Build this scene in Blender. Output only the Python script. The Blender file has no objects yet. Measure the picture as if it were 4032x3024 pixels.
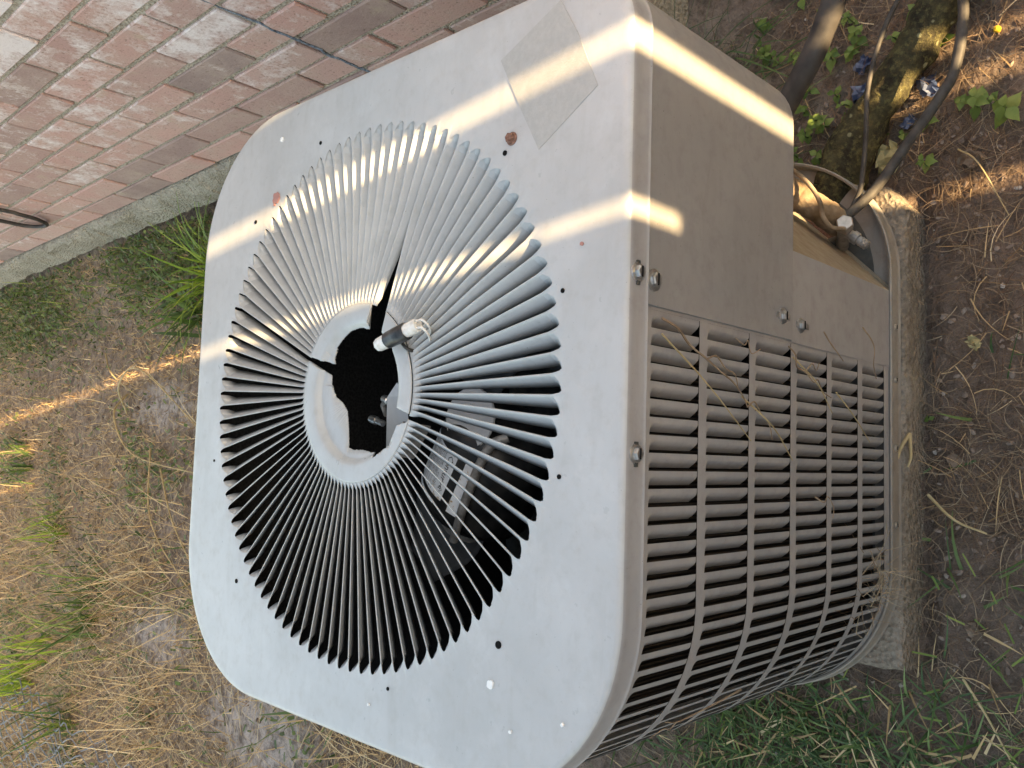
import bpy, bmesh, math, random
import numpy as np
from mathutils import Vector, Matrix, noise, Quaternion
sc = bpy.context.scene
col = sc.collection
rnd = random.Random(7)
nr = np.random.default_rng(11)
PI = math.pi

# ------------------------------------------------------------------ camera
cd = bpy.data.cameras.new('camera'); cam = bpy.data.objects.new('camera', cd); col.objects.link(cam)
RX = Vector((0.03107864, -0.72442304, -0.68865476))
RY = Vector((-0.99632165, 0.03259473, -0.07925117))
RZ = Vector((0.07985789, 0.68858467, -0.72074536))
mw = Matrix((( RX.x, -RY.x, -RZ.x, -0.0634), (RX.y, -RY.y, -RZ.y, -0.8024), (RX.z, -RY.z, -RZ.z, 1.2353), (0, 0, 0, 1)))
cam.matrix_world = mw
cd.sensor_fit = 'HORIZONTAL'; cd.sensor_width = 36; cd.lens = 3445.12 / 4032 * 36
cd.clip_start = 0.02; cd.clip_end = 500
sc.camera = cam

# ------------------------------------------------------------------ light
SUN_AZ = math.radians(96.66)      # direction the light travels, measured in plan
SUN_EL = math.radians(13.7)
trav = Vector((math.cos(SUN_AZ) * math.cos(SUN_EL), math.sin(SUN_AZ) * math.cos(SUN_EL), -math.sin(SUN_EL)))
w = bpy.data.worlds.new('World'); sc.world = w; w.use_nodes = True
wn = w.node_tree.nodes; wl = w.node_tree.links
sky = wn.new('ShaderNodeTexSky'); sky.sky_type = 'NISHITA'; sky.sun_disc = False
sky.sun_elevation = SUN_EL; sky.sun_rotation = math.atan2(-trav.x, -trav.y)
sky.air_density = 1.0; sky.dust_density = 2.5; sky.ozone_density = 0.6
bg = wn['Background']; wl.new(sky.outputs[0], bg.inputs[0]); bg.inputs[1].default_value = 0.15
ld = bpy.data.lights.new('sun', 'SUN'); ld.energy = 4.7; ld.angle = math.radians(0.5); ld.color = (1.0, 0.75, 0.45)
sun = bpy.data.objects.new('sun', ld); col.objects.link(sun)
sun.rotation_euler = trav.to_track_quat('-Z', 'Y').to_euler(); sun.location = (0.5, -6, 3)
vs = sc.view_settings
vs.view_transform = 'Standard'; vs.look = 'None'; vs.gamma = 1; vs.use_curve_mapping = False
vs.exposure = 2.3
try:
    vs.use_white_balance = True; vs.white_balance_temperature = 7900; vs.white_balance_tint = 8
except Exception:
    pass
sc.cycles.max_bounces = 8; sc.cycles.diffuse_bounces = 4
sc.cycles.use_denoising = True

# ------------------------------------------------------------------ helpers
def sst(a, b, x):
    t = min(1, max(0, (x - a) / (b - a))) if a != b else (1 if x >= b else 0)
    return t * t * (3 - 2 * t)

def tag(o, label=None, cat=None, group=None, kind=None):
    if label: o['label'] = label
    if cat: o['category'] = cat
    if group: o['group'] = group
    if kind: o['kind'] = kind
    return o

def empty(name, loc=(0, 0, 0), rz=0, label=None, cat=None, group=None):
    o = bpy.data.objects.new(name, None); col.objects.link(o)
    o.location = loc; o.rotation_euler = (0, 0, rz); o.empty_display_size = .05
    return tag(o, label, cat, group)

def mesh(name, v, f, m=None, smooth=False):
    me = bpy.data.meshes.new(name); me.from_pydata([tuple(q) for q in v], [], [tuple(q) for q in f]); me.update()
    if m: me.materials.append(m)
    if smooth:
        me.polygons.foreach_set('use_smooth', [True] * len(me.polygons))
        me.set_sharp_from_angle(angle=math.radians(50))
    return me

def link(name, me, parent=None, loc=(0, 0, 0), rot=(0, 0, 0), scale=(1, 1, 1)):
    o = bpy.data.objects.new(name, me); col.objects.link(o)
    o.location = loc; o.rotation_euler = rot; o.scale = scale; o.parent = parent
    return o

def obj(name, v, f, m, parent=None, smooth=False, solid=None, off=-1, bevel=None, auto=None):
    o = link(name, mesh(name, v, f, m, smooth), parent)
    if solid:
        md = o.modifiers.new('s', 'SOLIDIFY'); md.thickness = solid; md.offset = off
    if bevel:
        md = o.modifiers.new('b', 'BEVEL'); md.width = bevel; md.segments = 2; md.limit_method = 'ANGLE'
    return o

def grid_faces(nu, nv, close_u=False, base=0):
    f = []
    for i in range(nu if close_u else nu - 1):
        for j in range(nv - 1):
            a = base + i * nv + j; b = base + ((i + 1) % nu) * nv + j
            f.append((a, b, b + 1, a + 1))
    return f

def boxv(x0, x1, y0, y1, z0, z1):
    v = [(x0, y0, z0), (x1, y0, z0), (x1, y1, z0), (x0, y1, z0), (x0, y0, z1), (x1, y0, z1), (x1, y1, z1), (x0, y1, z1)]
    f = [(3, 2, 1, 0), (4, 5, 6, 7), (0, 1, 5, 4), (1, 2, 6, 5), (2, 3, 7, 6), (3, 0, 4, 7)]
    return v, f

def join(parts):
    V = []; F = []
    for v, f in parts:
        n = len(V); V += list(v); F += [tuple(i + n for i in q) for q in f]
    return V, F

def spline(pts, n=8):
    P = [Vector(q) for q in pts]; P = [P[0] * 2 - P[1]] + P + [P[-1] * 2 - P[-2]]
    out = []
    for i in range(1, len(P) - 2):
        for k in range(n):
            t = k / n
            out.append(.5 * (2 * P[i] + (P[i + 1] - P[i - 1]) * t + (2 * P[i - 1] - 5 * P[i] + 4 * P[i + 1] - P[i + 2]) * t * t + (3 * P[i] - P[i - 1] - 3 * P[i + 1] + P[i + 2]) * t ** 3))
    out.append(P[-2]); return out

def tube(pts, rad, ns=10, cap=True):
    """rad: number or list along pts"""
    n = len(pts); V = []; F = []
    T = [(pts[min(i + 1, n - 1)] - pts[max(i - 1, 0)]).normalized() for i in range(n)]
    up = Vector((0, 0, 1)) if abs(T[0].z) < .9 else Vector((1, 0, 0))
    nrm = (up - T[0] * up.dot(T[0])).normalized()
    for i in range(n):
        nrm = (nrm - T[i] * nrm.dot(T[i])).normalized(); b = T[i].cross(nrm)
        r = rad if not hasattr(rad, '__len__') else rad[i]
        for k in range(ns):
            a = 2 * PI * k / ns
            V.append(pts[i] + (nrm * math.cos(a) + b * math.sin(a)) * r)
    for i in range(n - 1):
        for k in range(ns):
            F.append((i * ns + k, i * ns + (k + 1) % ns, (i + 1) * ns + (k + 1) % ns, (i + 1) * ns + k))
    if cap:
        F.append(tuple(range(ns - 1, -1, -1))); F.append(tuple((n - 1) * ns + k for k in range(ns)))
    return V, F

def lathe(prof, ns=24, origin=(0, 0, 0), axis=(0, 0, 1)):
    q = Vector((0, 0, 1)).rotation_difference(Vector(axis)); o = Vector(origin)
    V = []; n = len(prof)
    for k in range(ns):
        a = 2 * PI * k / ns
        for r, z in prof:
            V.append(o + q @ Vector((r * math.cos(a), r * math.sin(a), z)))
    F = []
    for k in range(ns):
        for j in range(n - 1):
            a = k * n + j; b = ((k + 1) % ns) * n + j
            F.append((a, b, b + 1, a + 1))
    return V, F

# ------------------------------------------------------------------ materials
def rgba(c): return (c[0], c[1], c[2], 1)

class MT:
    def __init__(s, name, rough=.6, spec=.4, metal=0.0):
        s.m = bpy.data.materials.new(name); s.m.use_nodes = True
        s.n = s.m.node_tree.nodes; s.l = s.m.node_tree.links
        s.b = s.n['Principled BSDF']; s.b.inputs['Roughness'].default_value = rough
        s.b.inputs['Specular IOR Level'].default_value = spec; s.b.inputs['Metallic'].default_value = metal
        s.co = None
    def coord(s, kind='Object', scale=(1, 1, 1)):
        tc = s.n.new('ShaderNodeTexCoord'); mp = s.n.new('ShaderNodeMapping')
        s.l.new(tc.outputs[kind], mp.inputs[0]); mp.inputs['Scale'].default_value = scale
        return mp.outputs[0]
    def pos(s, scale=(1, 1, 1)):
        g = s.n.new('ShaderNodeNewGeometry'); mp = s.n.new('ShaderNodeMapping')
        s.l.new(g.outputs['Position'], mp.inputs[0]); mp.inputs['Scale'].default_value = scale
        return mp.outputs[0]
    def noise(s, vec, scale=5, detail=4, rough=.55, dist=0):
        t = s.n.new('ShaderNodeTexNoise'); t.inputs['Scale'].default_value = scale; t.inputs['Detail'].default_value = detail
        t.inputs['Roughness'].default_value = rough; t.inputs['Distortion'].default_value = dist
        if vec is not None: s.l.new(vec, t.inputs['Vector'])
        return t.outputs['Fac']
    def voro(s, vec, scale=20, feature='F1', rnd=1, out='Distance'):
        t = s.n.new('ShaderNodeTexVoronoi'); t.feature = feature; t.inputs['Scale'].default_value = scale; t.inputs['Randomness'].default_value = rnd
        s.l.new(vec, t.inputs['Vector']); return t.outputs[out]
    def ramp(s, fac, stops, interp='LINEAR'):
        r = s.n.new('ShaderNodeValToRGB'); r.color_ramp.interpolation = interp
        el = r.color_ramp.elements
        while len(el) < len(stops): el.new(.5)
        for e, (p, c) in zip(el, stops):
            e.position = p; e.color = rgba(c) if hasattr(c, '__len__') else (c, c, c, 1)
        s.l.new(fac, r.inputs[0]); return r.outputs[0]
    def mix(s, fac, a, b, mode='MIX'):
        x = s.n.new('ShaderNodeMix'); x.data_type = 'RGBA'; x.blend_type = mode
        for sock, val in ((x.inputs[0], fac), (x.inputs[6], a), (x.inputs[7], b)):
            if hasattr(val, 'is_linked'): s.l.new(val, sock)
            elif hasattr(val, '__len__'): sock.default_value = rgba(val)
            else: sock.default_value = val
        return x.outputs[2]
    def math(s, op, a, b=None, clamp=False):
        x = s.n.new('ShaderNodeMath'); x.operation = op; x.use_clamp = clamp
        for sock, val in ((x.inputs[0], a), (x.inputs[1], b)):
            if val is None: continue
            if hasattr(val, 'is_linked'): s.l.new(val, sock)
            else: sock.default_value = val
        return x.outputs[0]
    def sep(s, vec):
        x = s.n.new('ShaderNodeSeparateXYZ'); s.l.new(vec, x.inputs[0]); return x.outputs
    def attr(s, name):
        x = s.n.new('ShaderNodeAttribute'); x.attribute_name = name; return x.outputs['Fac']
    def objrand(s):
        return s.n.new('ShaderNodeObjectInfo').outputs['Random']
    def color(s, c):
        if hasattr(c, 'is_linked'): s.l.new(c, s.b.inputs['Base Color'])
        else: s.b.inputs['Base Color'].default_value = rgba(c)
        return s
    def rough(s, r): s.l.new(r, s.b.inputs['Roughness']); return s
    def bump(s, h, strength=.3, dist=.002):
        x = s.n.new('ShaderNodeBump'); x.inputs['Strength'].default_value = strength; x.inputs['Distance'].default_value = dist
        s.l.new(h, x.inputs['Height']); s.l.new(x.outputs[0], s.b.inputs['Normal']); return s

def paint(name, c, c2, speck, rough=.42, spec=.45):
    t = MT(name, rough, spec); p = t.pos()
    a = t.noise(p, 7, 6, .6); b = t.noise(p, 60, 5, .65); d = t.noise(p, 420, 2)
    k = t.mix(t.ramp(a, [(.32, 0), (.68, 1)]), c, c2)
    k = t.mix(t.math('MULTIPLY', t.ramp(b, [(.5, 0), (.72, 1)]), .35), k, speck)
    k = t.mix(t.ramp(d, [(.73, 0), (.78, 1)]), k, [q * .55 for q in speck])
    e = t.noise(t.pos((3, 14, 14)), 3.2, 6, .65, .6); g_ = t.noise(p, 16, 7, .72)
    k = t.mix(t.math('MULTIPLY', t.ramp(e, [(.52, 0), (.70, 1)]), .28), k, speck)
    k = t.mix(t.math('MULTIPLY', t.ramp(g_, [(.54, 0), (.66, 1)]), .22), k, [min(1, q * 1.22) for q in c2])
    t.color(k); t.rough(t.ramp(b, [(.3, rough - .08), (.7, rough + .14)])); t.bump(t.math('ADD', t.math('MULTIPLY', t.noise(p, 900, 2), .15), t.noise(p, 14, 3)), .22, .0016)
    return t.m

M = {}
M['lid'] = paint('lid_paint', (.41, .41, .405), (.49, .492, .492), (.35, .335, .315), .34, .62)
M['slat'] = paint('slat_paint', (.43, .432, .43), (.49, .492, .49), (.32, .315, .30), .45, .4)
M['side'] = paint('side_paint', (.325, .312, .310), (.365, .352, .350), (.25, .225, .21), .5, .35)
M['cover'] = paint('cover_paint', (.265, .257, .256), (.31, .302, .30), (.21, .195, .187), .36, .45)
M['tan'] = paint('tan_paint', (.29, .235, .17), (.34, .28, .205), (.20, .15, .10), .5, .3)

t = MT('residue', .34, .5); p = t.pos(); a = t.noise(p, 120, 5, .7); b = t.noise(p, 18, 4)
t.color(t.mix(t.ramp(a, [(.4, 0), (.66, 1)]), (.375, .37, .355), (.42, .415, .40))); t.bump(t.noise(p, 500, 3), .5, .0006)
M['residue'] = t.m
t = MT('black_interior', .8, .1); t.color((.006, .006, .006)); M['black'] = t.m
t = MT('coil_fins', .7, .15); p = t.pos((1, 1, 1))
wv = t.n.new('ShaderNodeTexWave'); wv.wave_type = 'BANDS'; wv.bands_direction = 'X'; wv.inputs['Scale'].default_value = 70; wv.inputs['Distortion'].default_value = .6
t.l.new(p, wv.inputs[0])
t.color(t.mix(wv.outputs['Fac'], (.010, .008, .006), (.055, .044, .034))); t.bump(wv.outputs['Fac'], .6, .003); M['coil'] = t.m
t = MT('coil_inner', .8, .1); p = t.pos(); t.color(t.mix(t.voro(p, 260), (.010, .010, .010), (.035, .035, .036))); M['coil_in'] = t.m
t = MT('zinc', .3, .6, .9); p = t.pos(); t.color(t.ramp(t.noise(p, 220, 3), [(.3, (.40, .40, .40)), (.7, (.62, .63, .63))])); M['zinc'] = t.m
t = MT('rust', .85, .2); p = t.pos(); t.color(t.ramp(t.noise(p, 300, 4), [(.3, (.13, .06, .04)), (.7, (.30, .17, .13))])); t.bump(t.noise(p, 600, 2), .6, .001); M['rust'] = t.m
t = MT('pink_primer', .7, .2); t.color((.40, .20, .17)); M['primer'] = t.m
t = MT('white_splash', .6, .3); t.color((.80, .80, .79)); M['white'] = t.m
t = MT('white_plastic', .45, .4); p = t.pos(); t.color(t.ramp(t.noise(p, 160, 4), [(.4, (.80, .78, .75)), (.75, (.60, .54, .47))])); t.bump(t.noise(p, 260, 3), .4, .001); M['plastic'] = t.m
t = MT('black_tape', .35, .5); p = t.pos(); t.color(t.ramp(t.noise(p, 200, 3), [(.3, (.012, .012, .013)), (.75, (.05, .05, .052))])); M['tape'] = t.m
t = MT('black_rubber', .55, .35); p = t.pos(); t.color(t.ramp(t.noise(p, 45, 5), [(.3, (.03, .028, .028)), (.75, (.085, .077, .072))])); t.bump(t.noise(p, 300, 3), .3, .0008); M['rubber'] = t.m
t = MT('dusty_cable', .6, .3); p = t.pos(); t.color(t.ramp(t.noise(p, 60, 4), [(.3, (.03, .028, .027)), (.8, (.11, .10, .09))])); M['cable'] = t.m
t = MT('brass', .38, .5, .75); p = t.pos(); t.color(t.ramp(t.noise(p, 140, 4), [(.3, (.38, .33, .28)), (.7, (.55, .47, .40))])); M['brass'] = t.m
t = MT('wrap_tape', .7, .25); p = t.pos(); t.color(t.ramp(t.noise(p, 40, 5), [(.3, (.15, .095, .05)), (.7, (.36, .28, .20))])); t.bump(t.noise(p, 120, 4), .7, .003); M['wrap'] = t.m
t = MT('pan_steel', .55, .4); p = t.pos(); a = t.noise(p, 26, 6, .65)
t.color(t.ramp(a, [(.28, (.035, .036, .034)), (.55, (.085, .085, .078)), (.75, (.15, .13, .10))])); M['pan'] = t.m
M['panrim'] = paint('pan_paint', (.24, .21, .18), (.33, .30, .265), (.17, .13, .10), .55, .3)
t = MT('motor_black', .4, .4); p = t.pos(); t.color(t.ramp(t.noise(p, 50, 4), [(.4, (.012, .012, .013)), (.8, (.05, .047, .043))])); M['motor'] = t.m
t = MT('blade_grey', .5, .4); p = t.pos(); t.color(t.ramp(t.noise(p, 30, 5), [(.3, (.05, .05, .052)), (.7, (.10, .10, .10))])); M['blade'] = t.m
t = MT('dull_steel', .45, .4, .3); p = t.pos(); t.color(t.ramp(t.noise(p, 90, 5), [(.3, (.18, .165, .15)), (.7, (.38, .36, .34))])); M['steel'] = t.m
t = MT('label_paper', .45, .4); p = t.pos(); a = t.noise(p, 150, 5, .7)
t.color(t.mix(t.ramp(a, [(.6, 0), (.66, 1)]), (.74, .75, .77), (.45, .30, .15))); M['label'] = t.m
t = MT('print_ink', .5, .3); t.color((.02, .02, .025)); M['ink'] = t.m

# concrete
def concrete(name, lo, hi, moss):
    t = MT(name, .9, .15); p = t.pos(); a = t.noise(p, 9, 6, .65); b = t.noise(p, 90, 6, .7); c = t.noise(p, 24, 5, .6)
    k = t.mix(t.ramp(a, [(.3, 0), (.7, 1)]), lo, hi)
    k = t.mix(t.ramp(b, [(.42, 0), (.65, .55)]), k, [q * .5 for q in lo])
    k = t.mix(t.ramp(c, [(.58, 0), (.7, .6)]), k, moss)
    k = t.mix(t.ramp(t.noise(p, 240, 4, .7), [(.60, 0), (.70, .6)]), k, [min(1, q * 1.5) for q in hi])
    t.color(k); t.bump(t.math('ADD', t.math('ADD', b, c), t.voro(p, 160)), 1.0, .006); return t.m
M['slab'] = concrete('slab_concrete', (.25, .205, .16), (.38, .32, .26), (.18, .15, .10))
M['footing'] = concrete('footing_concrete', (.36, .32, .255), (.50, .45, .37), (.26, .23, .16))
M['mortar'] = concrete('mortar', (.47, .405, .325), (.60, .525, .43), (.36, .30, .25))

# brick
t = MT('brick_clay', .92, .12); p = t.pos(); oc = t.coord('Object'); R_ = t.objrand()
base = t.ramp(R_, [(0, (.29, .215, .20)), (.10, (.42, .275, .245)), (.45, (.56, .335, .29)), (.8, (.60, .375, .325)), (1, (.48, .325, .295))])
a = t.noise(p, 11, 5, .62); b = t.noise(p, 150, 4, .7); c = t.noise(p, 22, 6, .66)
k = t.mix(t.ramp(a, [(.38, 0), (.66, .55)]), base, (.53, .40, .34))
k = t.mix(t.ramp(b, [(.30, .75), (.42, 0)]), k, (.16, .10, .08))
k = t.mix(t.ramp(b, [(.60, 0), (.72, .45)]), k, (.56, .41, .34))
zz = t.sep(p)
stain = t.math('ADD', t.math('ADD', c, t.math('MULTIPLY', t.noise(p, 4.5, 2), .55)), t.math('MULTIPLY', t.math('MINIMUM', t.math('SUBTRACT', zz[2], .62), .12), .55))
stain = t.math('ADD', stain, t.math('MULTIPLY', t.math('SUBTRACT', R_, .5), .22))
stain = t.math('ADD', stain, t.math('MULTIPLY', t.math('SUBTRACT', b, .5), .45))
k = t.mix(t.ramp(stain, [(.72, 0), (.98, .95)]), k, (.80, .70, .68))
k = t.mix(t.ramp(t.noise(p, 16, 5, .6), [(.60, 0), (.72, .4)]), k, (.52, .43, .31))
t.color(k); t.bump(t.math('ADD', b, t.math('MULTIPLY', c, .7)), .55, .003); M['brick'] = t.m
t = MT('blue_sealant', .6, .35); p = t.pos(); t.color(t.ramp(t.noise(p, 130, 4, .7), [(.34, (.06, .075, .095)), (.55, (.20, .26, .33)), (.75, (.42, .50, .58))])); M['sealant'] = t.m
# soil
t = MT('soil', .97, .08); p = t.pos(); a = t.noise(p, 2.6, 5, .62); b = t.noise(p, 32, 6, .68); c = t.noise(p, 230, 5, .7); e = t.voro(p, 70)
xyz = t.sep(p)
dry = t.math('ADD', t.math('MULTIPLY', a, 1.1), t.math('MULTIPLY', t.math('ADD', xyz[1], -.2), .16), True)  # soil tone: noise, getting paler towards the back
k = t.mix(t.ramp(dry, [(.42, 0), (.78, 1)]), (.265, .195, .155), (.44, .34, .27))
k = t.mix(t.ramp(t.math('MULTIPLY', t.attr('pale'), t.math('ADD', b, .6)), [(.35, 0), (.75, .9)]), k, (.66, .57, .52))
k = t.mix(t.ramp(b, [(.36, .75), (.56, 0)]), k, (.13, .095, .075))
k = t.mix(t.ramp(c, [(.58, 0), (.74, .7)]), k, (.46, .38, .31))
k = t.mix(t.ramp(c, [(.28, .8), (.42, 0)]), k, (.075, .056, .042))
t.color(k); t.bump(t.math('ADD', t.math('MULTIPLY', b, 1.6), t.math('ADD', c, e)), 1.0, .010); M['soil'] = t.m

def leafmat(name, stops, rough=.5, trans=.25):
    t = MT(name, rough, .3); r = t.attr('rnd')
    k = t.ramp(r, stops); t.color(k)
    tr = t.n.new('ShaderNodeBsdfTranslucent'); mx = t.n.new('ShaderNodeMixShader'); mx.inputs[0].default_value = trans
    t.l.new(k, tr.inputs[0]); out = t.n['Material Output']
    t.l.new(t.b.outputs[0], mx.inputs[1]); t.l.new(tr.outputs[0], mx.inputs[2]); t.l.new(mx.outputs[0], out.inputs[0])
    return t.m
M['straw'] = leafmat('straw', [(0, (.17, .10, .05)), (.35, (.44, .285, .14)), (.7, (.66, .47, .25)), (1, (.80, .64, .40))], .6, .15)
M['root'] = leafmat('rootlets', [(0, (.10, .06, .04)), (.5, (.24, .155, .095)), (1, (.46, .36, .24))], .8, .05)
M['grass'] = leafmat('grass', [(0, (.05, .09, .025)), (.5, (.10, .17, .04)), (.85, (.18, .26, .06)), (1, (.33, .37, .10))], .45, .3)
M['lime'] = leafmat('lime_grass', [(0, (.14, .24, .03)), (.5, (.27, .39, .05)), (1, (.45, .52, .09))], .45, .4)
M['dgrass'] = leafmat('dark_grass', [(0, (.05, .095, .035)), (.6, (.10, .17, .06)), (1, (.20, .27, .10))], .42, .25)
M['cover_leaf'] = leafmat('small_leaf', [(0, (.07, .095, .03)), (.6, (.135, .18, .055)), (1, (.25, .29, .10))], .5, .25)
t = MT('weed_leaf', .5, .3); R_ = t.objrand(); oc = t.coord('Object')
k = t.ramp(R_, [(0, (.10, .16, .035)), (.5, (.17, .25, .06)), (1, (.29, .35, .10))]); k = t.mix(t.ramp(t.noise(t.pos(), 120, 3), [(.4, 0), (.7, .4)]), k, (.13, .21, .05))
t.color(k); tr = t.n.new('ShaderNodeBsdfTranslucent'); mx = t.n.new('ShaderNodeMixShader'); mx.inputs[0].default_value = .25
t.l.new(k, tr.inputs[0]); t.l.new(t.b.outputs[0], mx.inputs[1]); t.l.new(tr.outputs[0], mx.inputs[2]); t.l.new(mx.outputs[0], t.n['Material Output'].inputs[0]); M['weed'] = t.m
t = MT('weed_stem', .6, .3); t.color((.10, .13, .04)); M['stem'] = t.m
t = MT('moss_bark', .95, .1); p = t.pos(); a = t.noise(p, 30, 6, .7); b = t.noise(p, 110, 5, .7); v = t.voro(p, 55)
k = t.mix(t.ramp(a, [(.36, 0), (.62, 1)]), (.035, .03, .022), (.10, .09, .05))
k = t.mix(t.ramp(b, [(.50, 0), (.64, .8)]), k, (.17, .155, .07))
k = t.mix(t.ramp(t.math('ADD', v, t.math('MULTIPLY', a, .6)), [(.42, .9), (.50, 0)]), k, (.30, .29, .17))
t.color(k); t.bump(t.math('ADD', b, a), 1, .008); M['moss'] = t.m
t = MT('blue_plastic', .4, .5); p = t.pos(); t.color(t.ramp(t.noise(p, 60, 3), [(.4, (.035, .055, .12)), (.7, (.16, .19, .27))])); M['bluep'] = t.m
t = MT('dry_leaf', .7, .2); p = t.pos(); t.color(t.ramp(t.noise(p, 60, 4), [(.3, (.34, .28, .13)), (.7, (.52, .46, .26))])); M['dleaf'] = t.m
t = MT('brown_leaf', .7, .2); p = t.pos(); t.color(t.ramp(t.noise(p, 60, 4), [(.3, (.14, .10, .07)), (.7, (.26, .19, .14))])); M['bleaf'] = t.m
t = MT('fence_wood', .85, .15); p = t.pos((14, 14, 1.2)); t.color(t.ramp(t.noise(p, 4, 6, .6), [(.3, (.20, .185, .17)), (.7, (.34, .315, .29))])); M['wood'] = t.m
t = MT('pebble', .8, .2); r = t.attr('rnd'); t.color(t.ramp(r, [(0, (.12, .09, .072)), (.6, (.25, .19, .155)), (.955, (.34, .275, .23)), (.985, (.40, .34, .30)), (1, (.68, .66, .62))])); M['pebble'] = t.m
t = MT('net_wire', .5, .4); t.color((.20, .22, .25)); M['net'] = t.m
t = MT('berry', .4, .4); t.color((.72, .45, .04)); M['berry'] = t.m

# ------------------------------------------------------------------ ground
def gh(x, y):
    h = .075 * sst(.30, .60, x) * sst(.9, 2.2, y)
    h += noise.noise((x * 1.3, y * 1.3, 3)) * .012 * sst(-.2, .6, y)
    h += noise.noise((x * 9, y * 9, 1)) * .0055 + noise.noise((x * 30, y * 30, 5)) * .0035
    if y < .2: h += noise.noise((x * 75, y * 75, 9)) * .0028
    if abs(x) < .36 and y < -.3: h -= .022 * math.exp(-((y + .392) / .010) ** 2) * sst(.36, .32, abs(x))
    return h - .004
def axis(segs):
    a = []
    for lo, hi, st in segs:
        n = max(1, round((hi - lo) / st)); a += [lo + (hi - lo) * i / n for i in range(n)]
    a.append(segs[-1][1]); return a
gx = axis([(-60, -8, 13), (-8, -2, 1), (-2, -.7, .05), (-.7, .85, .0125), (.85, 2, .1), (2, 8, 1), (8, 60, 13)])
gy = axis([(-60, -6, 13), (-6, -1.2, .6), (-1.2, -.8, .05), (-.8, -.2, .0125), (-.2, 1, .04), (1, 4.5, .035), (4.5, 8, .5), (8, 60, 13)])
V = [(x, y, gh(x, y)) for x in gx for y in gy]
g = obj('ground', V, [tuple(reversed(q)) for q in grid_faces(len(gx), len(gy))], M['soil'], smooth=True)
g.data.flip_normals() if g.data.polygons[0].normal.z < 0 else None
def bare(x, y):
    b = max(math.exp(-(((x + .80) / .14) ** 2 + ((y - 1.25) / .30) ** 2)), math.exp(-(((x + .64) / .10) ** 2 + ((y - 1.85) / .22) ** 2)), .8 * math.exp(-(((x - .05) / .10) ** 2 + ((y - 1.9) / .25) ** 2)))
    return 1 - b
at = g.data.attributes.new('pale', 'FLOAT', 'POINT'); at.data.foreach_set('value', [1 - bare(q[0], q[1]) for q in V])
tag(g, 'bare brown soil with dry patches around the condenser', kind='structure')

# ------------------------------------------------------------------ brick wall
WX, WSL = .645, -.024
def wx(y): return WX + WSL * (y - 1.2)
WROT = math.atan(-WSL)      # turn of the wall about Z
wall = empty('brick_wall', (wx(0), 0, 0), WROT, 'reddish brown brick house wall with pale stains, standing on a rough concrete footing', 'wall')
# local frame: y along the wall, -x is the seen face
CP, BP, BH, BL, Z0 = .0755, .2325, .0652, .2228, .203
Y0W, Y1W, NC = .02, 7.0, 32
mv, mf = boxv(.0035, 2.6, Y0W + .004, Y1W - .004, Z0 - .002, Z0 + NC * CP)
obj('mortar_bed', mv, mf, M['mortar'], wall)
def footing():
    ys = np.arange(Y0W, 4.4, .014); V = []; prof = [(-.004, Z0 - .004), (-.014, Z0 - .008), (-.020, Z0 - .020), (-.024, Z0 - .05), (-.030, .10)]
    for y in ys:
        for i, (x, z) in enumerate(prof):
            V.append((x + noise.noise((y * 6, z * 22, 2)) * .010 + noise.noise((y * 26, z * 40, 7)) * .009 + noise.noise((y * 70, z * 70, 7)) * .004, y, z + noise.noise((y * 20, i, 4)) * .008))
        V.append((.1, y, -.05)); V.insert(len(V) - 6, (.1, y, Z0 - .004))
    return V, grid_faces(len(ys), 7)
fv, ff = footing(); obj('footing', fv, ff, M['footing'], wall, smooth=False)
bv, bf = boxv(-.016, 2.6, Y0W - .028, Y0W + .3, -.06, Z0 - .007); obj('footing_return', bv, bf, M['footing'], wall, bevel=.006)
bv, bf = boxv(-.02, 2.6, 4.3, Y1W, -.06, Z0 - .006); obj('footing_far', bv, bf, M['footing'], wall, bevel=.006)
def brick_mesh(seed, L=BL):
    r = random.Random(seed); bm = bmesh.new(); v, f = boxv(-.0005 - r.random() * .0014, .088, -L / 2, L / 2, -BH / 2, BH / 2)
    vs_ = [bm.verts.new((a + r.uniform(-.0008, .0008), b + r.uniform(-.0016, .0016), c + r.uniform(-.0012, .0012))) for a, b, c in v]
    for q in f: bm.faces.new([vs_[i] for i in q])
    bmesh.ops.bevel(bm, geom=list(bm.edges), offset=.0024, segments=1, affect='EDGES')
    for q in bm.verts: q.co += Vector((r.uniform(-1, 1), r.uniform(-1, 1), r.uniform(-1, 1))) * .0007
    me = bpy.data.meshes.new('brick'); bm.to_mesh(me); bm.free(); me.materials.append(M['brick']); return me
BM = [brick_mesh(i) for i in range(9)]
bulk = []
for c in range(NC):
    z = Z0 + c * CP + BH / 2 + .002
    ph = (.535 if c % 2 == 0 else .535 + BP / 2)     # a head joint
    k0 = math.floor((Y0W - ph) / BP) + 1
    y = ph + k0 * BP
    if y - BP + BL > Y0W + .03 or True:
        L0 = y - (BP - BL) / 2 - Y0W
        if L0 > .03: bulk.append(boxv(-.001, .090, Y0W - .0045, Y0W + L0 - .005, z - BH / 2, z + BH / 2))
    while y + BP < Y1W:
        yc = y + BP / 2
        if c < 13 and yc < 3.6:
            o = link('brick', BM[rnd.randrange(9)], wall, (rnd.uniform(-.0015, .0008), yc + rnd.uniform(-.002, .002), z + rnd.uniform(-.0012, .0012)), (0, 0, 0))
        else:
            bv, bf = boxv(-.001, .088, yc - BL / 2, yc + BL / 2, z - BH / 2, z + BH / 2); bulk.append((bv, bf))
        y += BP
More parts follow.
